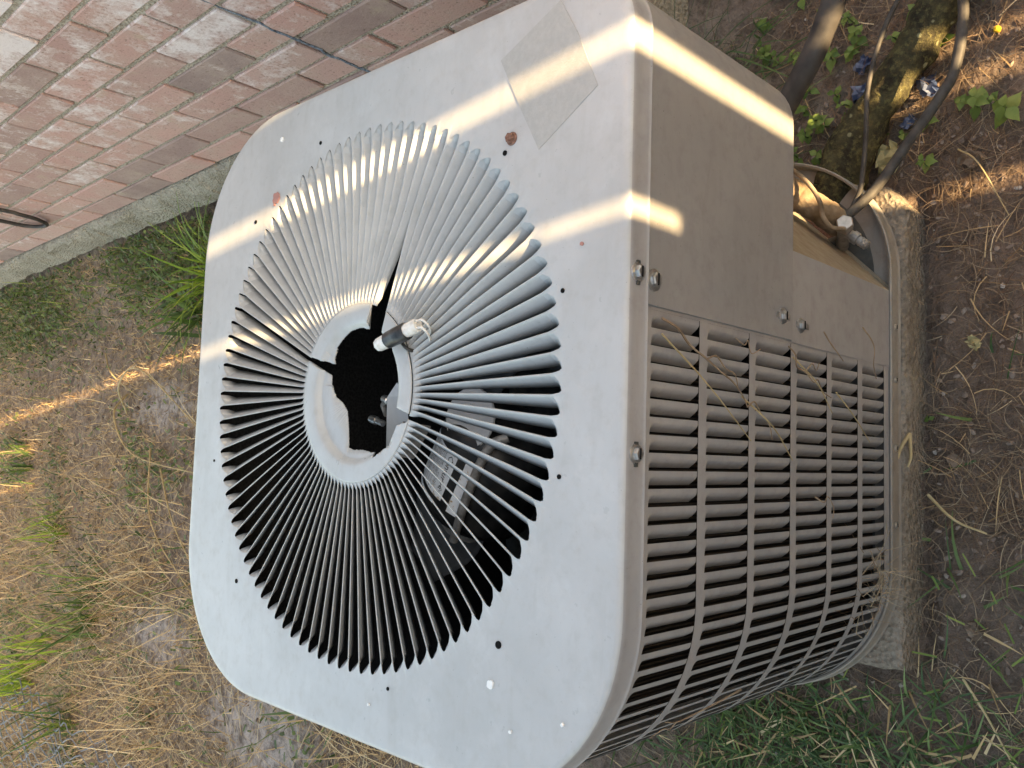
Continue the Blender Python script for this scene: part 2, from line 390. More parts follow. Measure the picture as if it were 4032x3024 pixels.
for c in range(NC):
    z = Z0 + c * CP + BH / 2 + .002; x = .101 + (0 if c % 2 == 0 else BP / 2)
    if c % 2: bulk.append(boxv(.101, .101 + BP / 2 - .0097, Y0W - .004, Y0W + .08, z - BH / 2, z + BH / 2))
    while x + BL < 2.6:
        bulk.append(boxv(x, x + BL, Y0W - .004, Y0W + .08, z - BH / 2, z + BH / 2)); x += BP
bv, bf = join(bulk); tag(obj('brick_field', bv, bf, M['brick'], wall), kind='stuff')
# blue sealant crack line
ys = .5255
pts = [Vector((-.002, ys + noise.noise((i * .35, 2, 1)) * .006 + noise.noise((i * 1.3, 5, 1)) * .003 + (.006 if i > 26 else 0), .70 - i * .0125)) for i in range(44)]
sv, sf = tube(pts, [.0012 + .0016 * sst(8, 22, i) + .0012 * abs(noise.noise((i * 1.7, 3, 3))) for i in range(44)], 6)
obj('sealant_bead', sv, sf, M['sealant'], wall)

# ------------------------------------------------------------------ board fence behind the camera
fence = empty('board_fence', (0, -2.0, 0), 0, 'weathered wooden board fence with narrow gaps, behind the camera', 'fence')
FH = 1.8
def board(x0, x1, z0=0.0, z1=FH, dy=0, name='board'):
    v, f = boxv(x0, x1, dy, dy + .018, z0, z1); obj(name, v, f, M['wood'], fence)
G = [(.1468 + .1911, .016), (.2976 + .1911, .025), (.447 + .1911, .031), (.500 + .1911, .020)]
edges = [(-4.0, G[0][0] - G[0][1] / 2)] + [(G[i][0] + G[i][1] / 2, G[i + 1][0] - G[i + 1][1] / 2) for i in range(3)] + [(G[3][0] + G[3][1] / 2, 3.2)]
for a, b in edges:
    n = max(1, round((b - a) / .14)); 
    for i in range(n):
        x0 = a + (b - a) * i / n; x1 = a + (b - a) * (i + 1) / n
        board(x0 - (.004 if i else 0), x1 + (.004 if i < n - 1 else 0), 0, FH + rnd.uniform(-.01, .01), (i % 2) * .019)
board(.674, .712, .50, FH, -.020, 'gap_blocker_board')  # added board closes the top of the last gap to shape its sunlight
pv, pf = boxv(-.05, .05, -.05, .05, 0, 1.145); tag(link('stripe_blocker_post', mesh('stripe_blocker_post', pv, pf, M['wood']), None, (.405, -2.75, 0)), 'added unseen post beyond the board fence, blocking part of a sun stripe', 'post')  # added post, out of view, cuts off the lower part of one sun stripe
for z in (.22, 1.42): board(-4, 3.2, z, z + .085, -.060, 'rail')
for x in (-3.9, -2.0, -.1, 1.7, 3.1): board(x, x + .09, 0, FH - .1, -.151, 'post')

# ------------------------------------------------------------------ concrete slab
def slab():
    out = [(-.332, -.380), (.285, -.386), (.322, -.358), (.326, .42), (-.337, .42)]
    P = []
    for i in range(5):
        a = Vector(out[i]); b = Vector(out[(i + 1) % 5]); n = max(2, int((b - a).length / .016))
        P += [a.lerp(b, j / n) for j in range(n)]
    V = []; n = len(P)
    for i, q in enumerate(P):
        c = Vector((0, 0)); d = (q - c).normalized()
        j = noise.noise((q.x * 30, q.y * 30, 2)) * .0045 + abs(noise.noise((q.x * 11, q.y * 11, 6))) * .006
        for k, (ins, z) in enumerate(((.012, .0402), (.004, .037), (0, .028), (-.004, -.03))):
            s_ = q - d * (ins + j + noise.noise((q.x * 60, q.y * 60, k)) * .002); V.append((s_.x, s_.y, z))
    F = grid_faces(n, 4, True); F.append(tuple(i * 4 for i in range(n)))
    return V, F
v, f = slab(); tag(obj('concrete_slab', v, f, M['slab']), 'low weathered concrete slab under the condenser unit', 'slab')

# ------------------------------------------------------------------ condenser unit
ZT = .65; A = .3735; RC = .182
ac = empty('condenser_unit', (0, 0, .041), 0, 'beige metal air conditioner condenser with a broken round fan grille on top', 'air conditioner')
DZ = -.041
def outline(half, r, n=14):
    """rounded square, starting at the middle of the front side going to -x (clockwise from above)"""
    P = []
    cs = [(-1, -1, 270, 180), (-1, 1, 180, 90), (1, 1, 90, 0), (1, -1, 360, 270)]
    rr_ = r if hasattr(r, '__len__') else (r,) * 4
    for (sx, sy, a0, a1), r in zip(cs, rr_):
        cx, cy = sx * (half - r), sy * (half - r)
        for i in range(n + 1):
            a = math.radians(a0 + (a1 - a0) * i / n); P.append(Vector((cx + r * math.cos(a), cy + r * math.sin(a))))
    # densify straights
    Q = []
    for i in range(len(P)):
        a = P[i]; b = P[(i + 1) % len(P)]; m = max(1, int((b - a).length / .012))
        Q += [a.lerp(b, j / m) for j in range(m)]
    return Q
def normals(P):
    n = len(P); N = []
    for i in range(n):
        t_ = (P[(i + 1) % n] - P[i - 1]).normalized(); N.append(Vector((-t_.y, t_.x)))
    if N[0].dot(P[0]) < 0: N = [-q for q in N]
    return N

R_OUT, R_IN, NS = .3035, .1, 96
PITCH = 2 * PI / NS
# lid plate
def lid():
    P = outline(A, (RC, RC, RC, .066), 18); N = normals(P); n = len(P)
    prof = [(-.012, 0), (-.0062, -.0001), (-.0038, -.0006), (-.0019, -.0018), (-.0008, -.0033), (-.0002, -.0052), (0, -.0072), (.0002, -.009), (.0004, -.0235), (.0012, -.0252), (.0020, -.0262), (-.002, -.0268), (-.0022, -.022)]
    an = np.array([math.atan2(q.y, q.x) for q in P]); od = np.argsort(an); an = an[od]
    arr = np.array([(P[i].x, P[i].y, N[i].x, N[i].y) for i in od])
    an = np.concatenate([an - 2 * PI, an, an + 2 * PI]); arr = np.concatenate([arr] * 3)
    V = []; nv = 5 + len(prof); SUB = 9; TIPF, DEEP = .17, .014
    n = NS * SUB
    for i in range(n):
        k, j = divmod(i, SUB); fr = (0, .03, .085, .17, .27, .42, .62, .82, .95)[j]
        th = (k + .5) * PITCH - PI + fr * PITCH
        g_ = ((TIPF - fr) / TIPF) ** 2.4 if fr < TIPF else ((fr - TIPF) / (1 - TIPF)) ** 2.0
        ri = R_OUT - DEEP * g_
        th_ = (th + PI) % (2 * PI) - PI
        px, py, nx, ny = (np.interp(th_, an, arr[:, c]) for c in range(4))
        d = Vector((math.cos(th), math.sin(th))); pp = Vector((px, py)); nn = Vector((nx, ny)).normalized()
        sh = shift(ri, th - PITCH * .5) if False else 0
        inner = d * ri; V.append((inner.x, inner.y, ZT - .0016 * (g_ ** .5) * (1 if fr > TIPF else .2)))
        inner = d * (R_OUT + .0012); V.append((inner.x, inner.y, ZT))
        e = pp - nn * .012
        for k_ in (.1, .35, .68):
            q = inner.lerp(e, k_); dent = noise.noise((q.x * 5, q.y * 5, 3)) * .0003
            V.append((q.x, q.y, ZT + dent * (1 if k_ > .11 else .3)))
        for o_, z in prof:
            q = pp + nn * o_; V.append((q.x, q.y, ZT + z))
    return V, grid_faces(n, nv, True)
v, f = lid(); lo = obj('lid', [(a, b, c + DZ) for a, b, c in v], f, M['lid'], ac, smooth=True)
lo.data.materials.append(M['side'])      # the folded skirt takes the darker side colour
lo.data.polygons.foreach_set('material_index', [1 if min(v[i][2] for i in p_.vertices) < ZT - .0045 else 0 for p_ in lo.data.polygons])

# crack displacement field (tangential shift of torn slats)
C1, C2, C3 = math.radians(-22.6), math.radians(65.2), math.radians(-105.5)
def angd(a, b): return (a - b + PI) % (2 * PI) - PI
def shift(r, th):
    s = 0; dz = 0
    for c, g0, r0, dec in ((C1, .0215, .207, 9), (C2, .0052, .40, 5), (C3, .0048, .26, 4)):
        d = angd(th, c) / PITCH
        g_ = g0 * max(0, min(1, (r0 - r) / (r0 - .09)))
        if abs(d) < dec * 2.2: s += math.copysign(g_ * .5 * math.exp(-(abs(d) - .5) / dec), d)
    return s
BETA = math.radians(55)
def slat(k):
    th0 = (k + .5) * PITCH - PI
    # snap so that a slot lies on crack 1
    V = []; ns = 23
    thm = th0 - PITCH / 2
    prof = (0, .06, .16, .5, 1)
    tw = rnd.uniform(-.05, .05)
    for i in range(ns):
        t_ = i / (ns - 1); t_ = t_ + .12 * math.sin(2 * PI * t_) / PI * -1 if False else t_
        # denser towards both ends
        t_ = .5 - .5 * math.cos(PI * t_)
        r = R_IN + (R_OUT + .001 - R_IN) * t_
        wd = PITCH * r * 1.05 * (1 - .30 * sst(.90, .99, t_))
        sh = shift(r, thm)
        y = 0; z = 0; prev = 0
        for j, s_ in enumerate(prof):
            ds = (s_ - prev) * wd; prev = s_
            fl = sst(0, .06, t_) * sst(1.0, .915, t_)
            b_ = (BETA + tw) * fl * (.45 if s_ <= .06 else (.85 if s_ <= .16 else 1.03))
            y -= ds * math.cos(b_); z -= ds * math.sin(b_)
            a_ = th0; rr = r
            V.append((rr * math.cos(a_) - (y + sh) * math.sin(a_), rr * math.sin(a_) + (y + sh) * math.cos(a_), ZT + z - .0005 + DZ))
    F = grid_faces(ns, len(prof))
    o = obj('grille_slat', V, [tuple(reversed(q)) for q in F], M['slat'], lo, smooth=True, solid=.0011, off=-1)
    o.data.set_sharp_from_angle(angle=math.radians(9))
    return o
for k in range(NS): slat(k)

# hub plate pieces around the torn hole
HOLE = [(0.0743, -0.0038), (0.0688, -0.0211), (0.0849, -0.0255), (0.101, -0.0315), (0.101, -0.0500), (0.0818, -0.0453), (0.0674, -0.0405), (0.0580, -0.0586), (0.0293, -0.0740), (0.0110, -0.0762), (-0.0240, -0.0762), (-0.026, -0.101), (-0.031, -0.0985), (-0.036, -0.078), (-0.0579, -0.0664), (-0.0729, -0.0378), (-0.0655, -0.0437), (-0.0666, -0.0243), (-0.0642, -0.0108), (-0.0645, 0.0074), (-0.0619, 0.0168), (-0.0495, 0.0190), (-0.0204, 0.0236), (-0.0105, 0.0339), (-0.0031, 0.0478), (0.0128, 0.0565), (0.0214, 0.0560), (0.0279, 0.0577), (.0420, .096), (.0442, .095), (0.0333, 0.0496), (0.0399, 0.0526), (0.0552, 0.0453), (0.0657, 0.0316), (0.0730, 0.0157)]
def rhole(a):
    d = (math.cos(a), math.sin(a)); best = 0; n = len(HOLE)
    for i in range(n):
        x1, y1 = HOLE[i]; x2, y2 = HOLE[(i + 1) % n]; ex, ey = x2 - x1, y2 - y1
        den = d[0] * ey - d[1] * ex
        if abs(den) < 1e-12: continue
        t_ = (x1 * ey - y1 * ex) / den; u = (x1 * d[1] - y1 * d[0]) / den
        if t_ > 0 and -1e-9 <= u <= 1 + 1e-9: best = max(best, t_)
    return best
def hub(a0, a1, dz, tilt=0):
    n = int((a1 - a0) / math.radians(.75)); V = []
    rs0 = [.1006, .0985, .092, .0865, .0825, .0795, .0772, .0752, .0735, .071, .055, .03, 0]
    for i in range(n + 1):
        a = a0 + (a1 - a0) * i / n
        ri = min(.1004, rhole(a) + noise.noise((a * 45, 1, 1)) * .0013 + noise.noise((a * 130, 4, 1)) * .0009)
        for r in rs0:
            q = max(r, ri)
            z = .0003 * math.cos((q - .09) * 200) - .0065 * sst(.0805, .0735, q)
            if q == ri and ri < .07: z -= .0015
            sh = shift(q, a + .0001) * .75
            V.append((q * math.cos(a) - sh * math.sin(a), q * math.sin(a) + sh * math.cos(a), ZT + z + dz + DZ - .0003))
    F = []
    for i in range(n):
        for j in range(len(rs0) - 1):
            q = (i * 13 + j, (i + 1) * 13 + j, (i + 1) * 13 + j + 1, i * 13 + j + 1)
            if (Vector(V[q[0]]) - Vector(V[q[3]])).length + (Vector(V[q[1]]) - Vector(V[q[2]])).length > 2e-5: F.append(q)
    return obj('hub_plate', V, [tuple(reversed(q)) for q in F], M['lid'], lo, smooth=True, solid=.0012, off=-1)
rad = math.radians
for o_ in (hub(rad(-18.2), rad(64.6), .0), hub(rad(66.2), rad(163.6), -.0012), hub(rad(164.0), rad(253.3), -.0002), hub(rad(-105.0), rad(-27.0), .0012)): pass

# lid details
def disc(name, x, y, r, m, z=ZT, h=.0006, n=14, parent=None, sq=1):
    V = [(x + r * math.cos(2 * PI * i / n) * (1 + .0), y + sq * r * math.sin(2 * PI * i / n), z + h + DZ) for i in range(n)]
    V += [(a, b, c - h - .0006) for a, b, c in V]
    F = [tuple(range(n))] + [(i, i + n, (i + 1) % n + n, (i + 1) % n) for i in range(n)]
    return obj(name, V, F, m, parent or lo)
def blot(name, x, y, r, m, seed, z=ZT, asp=1, rot=0):
    n = 18; V = []
    for i in range(n):
        a = 2 * PI * i / n; rr = r * (1 + .35 * noise.noise((math.cos(a) * 1.6, math.sin(a) * 1.6, seed)))
        u, w_ = rr * math.cos(a) * asp, rr * math.sin(a)
        V.append((x + u * math.cos(rot) - w_ * math.sin(rot), y + u * math.sin(rot) + w_ * math.cos(rot), z + .0015 + DZ))
    V += [(a, b, c - .002) for a, b, c in V]
    return obj(name, V, [tuple(range(n))] + [(i, i + n, (i + 1) % n + n, (i + 1) % n) for i in range(n)], m, lo)
for x, y, r in ((.2252, -.2245, .0045), (.3074, .0917, .004), (.2324, .2351, .0045), (.0828, -.3023, .0038), (-.0818, -.3038, .0038), (-.2364, .2339, .005), (-.237, -.2366, .0062), (-.3077, -.0805, .0032), (-.0847, .3101, .003)):
    disc('dark_hole_disc', x, y, r * .58, M['black'], ZT, .0009)  # flush black discs paint in the dark of open holes
blot('bare_chip', .2561, .1862, .0075, M['primer'], 2, asp=1.0, rot=.4); blot('bare_chip', .122, -.3232, .0018, M['primer'], 5)
blot('bare_chip', .2475, .190, .0018, M['primer'], 8)
for i, (x, y, r) in enumerate(((-.2737, -.2282, .0042), (.3319, .1803, .0032), (-.31, -.255, .0016), (-.33, -.05, .0014), (-.29, -.315, .0016))):
    blot('paint_spatter', x, y, r, M['white'], 20 + i)
# rusty hex screw
def hex_screw(name, c, axis, r=.0062, h=.005, m='zinc', washer=.0085, parent=ac, rot=.3):
    ax = Vector(axis); q = Vector((0, 0, 1)).rotation_difference(ax); c = Vector(c)
    e = empty(name, c); e.parent = parent
    wv_, wf = lathe([(0, .0016), (washer * .8, .0016), (washer, .0008), (washer, -.001)], 18, (0, 0, 0), axis)
    o1 = obj('washer', wv_, wf, M[m], e, smooth=False)
    V = []
    for z, s_ in ((.001, 1), (h * .8, 1), (h, .82)):
        V += [q @ Vector((r * s_ * math.cos(rot + PI / 3 * i), r * s_ * math.sin(rot + PI / 3 * i), z)) for i in range(6)]
    F = [(l * 6 + i, l * 6 + (i + 1) % 6, (l + 1) * 6 + (i + 1) % 6, (l + 1) * 6 + i) for l in range(2) for i in range(6)] + [tuple(12 + i for i in range(6))]
    o2 = obj('head', V, F, M[m], e)
    b, bf = boxv(-r * .8, r * .8, -.0008, .0008, h - .0003, h + .0004)
    o3 = obj('slot', [q @ Vector(p_) for p_ in b], bf, M['black' if m == 'zinc' else m], e)
    return e
def screw_part(name, c, axis, parent, **k):
    """one mesh so that screws stay parts of parts"""
    e = hex_screw(name, c, axis, parent=parent, **k)
    ch = list(e.children); me = bmesh.new(); mats = []
    V = []; F = []; mi = []
    for o in ch:
        n = len(V); V += [tuple(q.co) for q in o.data.vertices]; 
        m_ = o.data.materials[0]
        if m_ not in mats: mats.append(m_)
        for p_ in o.data.polygons: F.append(tuple(i + n for i in p_.vertices)); mi.append(mats.index(m_))
    me_ = mesh(name, V, F); [me_.materials.append(m_) for m_ in mats]; me_.polygons.foreach_set('material_index', mi)
    for o in ch: bpy.data.objects.remove(o)
    bpy.data.objects.remove(e)
    return link(name, me_, parent, c)
screw_part('rusty_screw', (.2374, -.2332, ZT + DZ), (0, 0, 1), lo, r=.0050, m='rust', washer=.0066, h=.006)
FY = -A - .0005
for x, z in ((.0931, -.0125), (-.0599, -.0145)):
    screw_part('screw', (x, FY, ZT + z + DZ), (0, -1, 0), lo, r=.0058, rot=.5)
    sv, sf = boxv(x - .004 - .007, x - .004 + .014, FY - .0012, FY + .001, ZT + z - .0022 + DZ, ZT + z + .0022 + DZ); obj('screw_slot', sv, sf, M['pan'], lo)
# faded label residue
q = [(.3200, -.2149), (.2700, -.2405), (.2188, -.2685), (.2618, -.3365), (.3159, -.3130), (.3557, -.2909)]
V = [(x, y, ZT + .0006 + DZ) for x, y in q] + [(x, y, ZT - .001 + DZ) for x, y in q]
obj('label_residue', V, [tuple(reversed(range(6)))] + [(i, (i + 1) % 6, (i + 1) % 6 + 6, i + 6) for i in range(6)], M['residue'], lo)

# ---- side panels. u runs along the body outline, from the front middle towards -x
HB, RB, RF = .3698, .177, .064
PER = 6 * (HB - RB) + 2 * (HB - RF) + 3 * RB * PI / 2 + RF * PI / 2
def side_pt(u, off=0):
    """point on the body outline at arc length u leftwards from x=0 (front); returns xy, outward normal"""
    s = HB - RB; q = HB - RF; L = RB * PI / 2; u = u % PER
    segs = [(s, 'f'), (L, 'c1'), (2 * s, 'l'), (L, 'c2'), (2 * s, 'b'), (L, 'c3'), (s + q, 'r'), (RF * PI / 2, 'c4'), (q, 'f2')]
    for ln, k in segs:
        if u <= ln or k == 'f2': break
        u -= ln
    cen = {'c1': (-s, -s, 270), 'c2': (-s, s, 180), 'c3': (s, s, 90), 'c4': (q, -q, 360)}
    if k == 'f': p_, n_ = (-u, -HB), (0, -1)
    elif k == 'l': p_, n_ = (-HB, -s + u), (-1, 0)
    elif k == 'b': p_, n_ = (-s + u, HB), (0, 1)
    elif k == 'r': p_, n_ = (HB, s - u), (1, 0)
    elif k == 'f2': p_, n_ = (q - u, -HB), (0, -1)
    else:
        cx, cy, a0 = cen[k]; rr = RF if k == 'c4' else RB; a = math.radians(a0) - u / rr; n_ = (math.cos(a), math.sin(a)); p_ = (cx + rr * n_[0], cy + rr * n_[1])
    return Vector((p_[0] + n_[0] * off, p_[1] + n_[1] * off)), Vector(n_)
U0 = -.069                      # left edge of the access panel
UEND = PER - (HB - RF) - RF * PI / 2 - .275    # to the back right
rows = [(-.0395, -.118), (-.1316, -.212), (-.2247, -.303), (-.3168, -.394), (-.4065, -.482), (-.496, -.566)]
LP = .0155
NL = int((UEND - U0 - .01) / LP)
UE = U0 + .006 + NL * LP + .004
# bands
def strip(u0, u1, z0, z1, off=0, step=.012, lip=.0):
    n = max(2, int((u1 - u0) / step)); V = []
    for i in range(n + 1):
        p_, n_ = side_pt(u0 + (u1 - u0) * i / n, off); V += [(p_.x, p_.y, z0 + DZ), (p_.x, p_.y, z1 + DZ)]
    return V, grid_faces(n + 1, 2)
zs = [ZT - .020] + [ZT + z for r_ in rows for z in r_] + [ZT - .586]
parts = [strip(U0, UE, zs[i], zs[i + 1]) for i in range(0, len(zs), 2)]
for i in range(0, len(zs), 2):          # the end strips of each row
    pass
for (zt, zb) in rows:
    parts.append(strip(U0, U0 + .0035, ZT + zb, ZT + zt)); parts.append(strip(UE - .006, UE, ZT + zb, ZT + zt))
v, f = join(parts)
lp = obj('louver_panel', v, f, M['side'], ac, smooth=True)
def louver_mesh():
    """local frame: x = to the left along the panel, y = inwards, z up; height 1"""
    V = []; prof = [(0, 0), (.0042, .0), (.0056, .0006), (.0072, .0019), (.0090, .0040), (.0108, .0064), (.0127, .0088)]
    zz_ = [.006, .3, .6, .88, .91, .935, .96, .98, 1]
    for z in zz_:
        k = sst(1, .885, z)
        for x, y in prof:
            ext = (LP - .0127) * (1 - k) * (x / .0127)
            V.append((x + ext, y * k, z))
    return mesh('louver', V, grid_faces(len(zz_), len(prof)), M['side'], True)
LM = louver_mesh()
bulk = []
for ri, (zt, zb) in enumerate(rows):
    for c in range(NL):
        u = U0 + .0035 + c * LP
        p0, n0 = side_pt(u, -.0003); p1, n1 = side_pt(u + LP, -.0003)
        d = (p1 - p0).normalized(); inn = Vector((d.y, -d.x))
        if inn.dot(n0) > 0: inn = -inn
        mt = Matrix(((d.x, inn.x, 0, p0.x), (d.y, inn.y, 0, p0.y), (0, 0, zt - zb, ZT + zb + DZ), (0, 0, 0, 1)))
        if c < 46:
            o = link('louver', LM, lp); o.matrix_local = mt
        else:
            bulk.append(([mt @ q_.co for q_ in LM.vertices], [tuple(p_.vertices) for p_ in LM.polygons]))
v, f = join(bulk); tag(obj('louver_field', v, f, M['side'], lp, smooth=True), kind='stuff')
# coil behind the louvers
def ring(half_off, z0, z1, u0, u1, step=.02):
    return strip(u0, u1, z0, z1, half_off, step)
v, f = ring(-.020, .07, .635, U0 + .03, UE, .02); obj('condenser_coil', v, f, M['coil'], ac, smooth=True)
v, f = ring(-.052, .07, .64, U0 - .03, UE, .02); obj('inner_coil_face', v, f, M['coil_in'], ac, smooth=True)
# base pan
def pan():
    P = outline(HB + .0035, RB + .002, 18); N = normals(P); n = len(P)
    prof = [(-.030, .046), (-.004, .046), (-.0032, .067), (-.0006, .0693), (.0010, .0680), (.0014, .046), (.0030, .0415), (-.05, .0412)]
    V = []
    for i in range(n):
        for o_, z in prof: q_ = P[i] + N[i] * o_; V.append((q_.x, q_.y, z + DZ))
    F = grid_faces(n, len(prof), True); return V, F, n, len(prof)
v, f, n, m = pan(); bp = obj('base_pan', v, f, M['panrim'], ac, smooth=False, bevel=None)
obj('pan_floor', [v[i * m] for i in range(n)], [tuple(range(n))], M['pan'], bp)
for x in (-.30, -.22, -.14, -.04, .05, .12): 
    screw_part('rivet', (x if abs(x) < .19 else x, -HB - .0050 if abs(x) < .19 else side_pt(.2)[0].y - .004, .056 + DZ), (0, -1, 0), bp, r=.003, h=.002, washer=.0042) if abs(x) < .19 else None

# access cover: upper corner cover, overlapping
UC0, UC1 = -.0685, -(HB - RF) - RF * PI / 2 - .28
def sheet(u0, u1, z0, z1, off, edge=.003, step=.01):
    n = max(2, int(abs(u1 - u0) / step)); V = []; 
    for i in range(n + 1):
        u = u0 + (u1 - u0) * i / n; p_, n_ = side_pt(u, off); q_, _ = side_pt(u, off - .004)
        V += [(q_.x, q_.y, z0 + .0008 + DZ), (p_.x, p_.y, z0 + DZ)]
        for k in range(1, 7): V.append((p_.x, p_.y, z0 + (z1 - z0) * k / 6 + DZ))
    F = grid_faces(n + 1, 8)
    # left hem
    p_, n_ = side_pt(u0, off); q_, _ = side_pt(u0, off - .006); b = len(V)
    V += [(p_.x, p_.y, z0 + DZ), (p_.x, p_.y, z1 + DZ), (q_.x, q_.y, z1 + DZ), (q_.x, q_.y, z0 + DZ)]; F.append((b, b + 1, b + 2, b + 3))
    return V, F
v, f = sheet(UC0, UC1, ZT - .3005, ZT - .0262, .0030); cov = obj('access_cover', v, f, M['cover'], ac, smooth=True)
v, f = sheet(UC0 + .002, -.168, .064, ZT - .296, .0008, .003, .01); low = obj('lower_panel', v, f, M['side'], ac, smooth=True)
FYC = -HB - .0034
screw_part('screw', (.0919, FYC, ZT - .2771 + DZ), (0, -1, 0), cov, r=.0055)
screw_part('screw', (.0880, -HB - .0012, ZT - .3241 + DZ), (0, -1, 0), low, r=.0055)
e = screw_part('washer_head_screw', (.0906, FYC, ZT - .0375 + DZ), (0, -1, 0), cov, r=.0065, washer=.0098)
for x, z, y, par in ((.0919, ZT - .2771, FYC, cov), (.0880, ZT - .3275, -HB - .0012, low)):
    sv, sf = boxv(x - .003, x + .003, y - .0006, y + .001, z - .016 + DZ, z + .014 + DZ); obj('screw_slot', sv, sf, M['steel'], par)
# return wall of the valve recess (tan, faces the corner)
a0 = Vector((.168, -HB)); a1 = Vector((.3688, -.166))
V = []; 
for i in range(9):
    q_ = a0.lerp(a1, i / 8)
    V += [(q_.x, q_.y, .046 + DZ), (q_.x, q_.y, .36 + DZ)]
obj('recess_wall', V, grid_faces(9, 2), M['tan'], ac, solid=.001)
V = [(.168, -HB + .002, .0463), (.176, -HB + .004, .0463), (.335, -.209, .0463), (.330, -.200, .0463)]
v, f = join([([(a, b, .0465 + DZ) for a, b, _ in V] + [(a, b, .0505 + DZ) for a, b, _ in V], [(4, 5, 6, 7), (0, 1, 5, 4), (1, 2, 6, 5), (2, 3, 7, 6), (3, 0, 4, 7)])])
obj('recess_flange', v, f, M['tan'], ac)
us = -(HB - RF) - RF * PI / 2 - (HB - RF - .166)
v, f = strip(us, UC1, .064, .36); obj('lower_side_panel', v, f, M['cover'], ac, smooth=True)
# dark top closing the recess
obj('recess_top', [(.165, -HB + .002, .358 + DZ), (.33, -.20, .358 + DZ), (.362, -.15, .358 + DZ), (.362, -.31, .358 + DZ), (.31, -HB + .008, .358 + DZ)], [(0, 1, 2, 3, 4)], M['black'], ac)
# service valve
vc = Vector((.2486, -.3329, .120))
axv = Vector((.18, -.42, .9)).normalized()
val = empty('service_valve', (0, 0, DZ)); val.parent = ac
def prism6(c, ax, r, h, rot=0, cham=.85):
    q = Vector((0, 0, 1)).rotation_difference(ax); V = []
    for z, s_ in ((0, 1), (h * .85, 1), (h, cham)): V += [c + q @ Vector((r * s_ * math.cos(rot + PI / 3 * i), r * s_ * math.sin(rot + PI / 3 * i), z)) for i in range(6)]
    return V, [(l * 6 + i, l * 6 + (i + 1) % 6, (l + 1) * 6 + (i + 1) % 6, (l + 1) * 6 + i) for l in range(2) for i in range(6)] + [tuple(12 + i for i in range(6)), (5, 4, 3, 2, 1, 0)]
v, f = prism6(vc, axv, .0118, .014, .2); obj('valve_cap', v, f, M['brass'], val)
v, f = lathe([(0, 0), (.0085, 0), (.0085, .055), (.010, .055), (.010, .062)], 14, vc - axv * .062, axv); obj('valve_body', v, f, M['steel'], val, smooth=True)
pd = Vector((-.62, -.75, -.18)).normalized(); pc = vc - axv * .012
v, f = lathe([(.0065, 0), (.0065, .014), (.0085, .014), (.0085, .022), (.0062, .0225), (.0062, .026), (.0068, .0265), (.0062, .029), (.0068, .031), (.0062, .0335), (.0068, .036), (.0045, .038), (0, .038)], 14, pc, pd); obj('service_port', v, f, M['steel'], val, smooth=False)
# wrapped copper elbow and stub pipes
pts = spline([(.330, -.235, .20), (.310, -.262, .175), (.2955, -.2772, .150), (.284, -.291, .140), (.272, -.306, .125), (.262, -.312, .09)], 8)
v, f = tube([q_ + Vector((0, 0, DZ)) for q_ in pts], [.0185 + .0025 * noise.noise((i * .6, 1, 2)) for i in range(len(pts))], 14); obj('wrapped_elbow', v, f, M['wrap'], ac, smooth=True)
pts = spline([(.248, -.325, .075), (.243, -.295, .068), (.235, -.262, .070)], 6); v, f = tube([q_ + Vector((0, 0, DZ)) for q_ in pts], .0075, 10); obj('stub_pipe', v, f, M['pan'], ac, smooth=True)
v, f = boxv(.0, .055, -.012, .012, 0, .004); mt = Matrix.Translation((.252, -.300, .054 + DZ)) @ Matrix.Rotation(.75, 4, 'Z') @ Matrix.Rotation(-.15, 4, 'Y')
obj('valve_bracket', [mt @ Vector(q_) for q_ in v], f, M['rust'], ac)

# ---- fan motor sagging under the grille
mot = empty('fan_motor', (0, 0, DZ)); mot.parent = ac
mc = Vector((-.080, -.020, .452)); ma = Vector((-.80, .58, -.12)).normalized()
mr = .075
v, f = lathe([(0, -.072), (.05, -.072), (.066, -.064), (mr, -.052), (mr, .052), (.066, .066), (.03, .072), (0, .072)], 40, mc, ma); obj('motor_case', v, f, M['motor'], mot, smooth=True)
side_v = Vector((0, 0, 1)).cross(ma).normalized(); upv = ma.cross(side_v).normalized()
if upv.z < 0: upv = -upv
def cyl(u, s_, lift=.0):      # u along axis, s_ around (arc length), 0 = top
    a = s_ / mr; r = mr + lift
    return mc + ma * u + (upv * math.cos(a) + side_v * math.sin(a)) * r
fs = 1 if side_v.y < 0 else -1       # positive s_ -> to the front (-Y)
def wrap_rect(name, u0, u1, s0, s1, m, lift, n=10):
    V = []
    for i in range(n + 1):
        for j in range(3): V.append(cyl(u0 + (u1 - u0) * j / 2, fs * (s0 + (s1 - s0) * i / n), lift))
    return obj(name, V, grid_faces(n + 1, 3), m, mot, smooth=True)
wrap_rect('rating_label', -.030, .034, -.052, .014, M['label'], .0006)
wrap_rect('sticker', -.034, .040, .026, .046, M['label'], .0006)
wrap_rect('sticker', .040, .045, -.050, .004, M['label'], .0006)
def text_mesh(s_, size):
    cu = bpy.data.curves.new('t', 'FONT'); cu.body = s_; cu.size = size; cu.resolution_u = 1
    o = bpy.data.objects.new('t', cu); col.objects.link(o)
    dg = bpy.context.evaluated_depsgraph_get(); me = o.evaluated_get(dg).to_mesh()
    V = [tuple(q_.co) for q_ in me.vertices]; F = [tuple(p_.vertices) for p_ in me.polygons]
    o.evaluated_get(dg).to_mesh_clear(); bpy.data.objects.remove(o); bpy.data.curves.remove(cu); return V, F
def label_text(lines):
    parts = []
    for s_, size, u, sp in lines:
        V, F = text_mesh(s_, size)
        # text runs along +u, its up direction towards the front
        parts.append(([cyl(u + x, fs * (sp + y), .0011) for x, y, z in V], F))
    v, f = join(parts); return obj('label_print', v, f, M['ink'], mot)
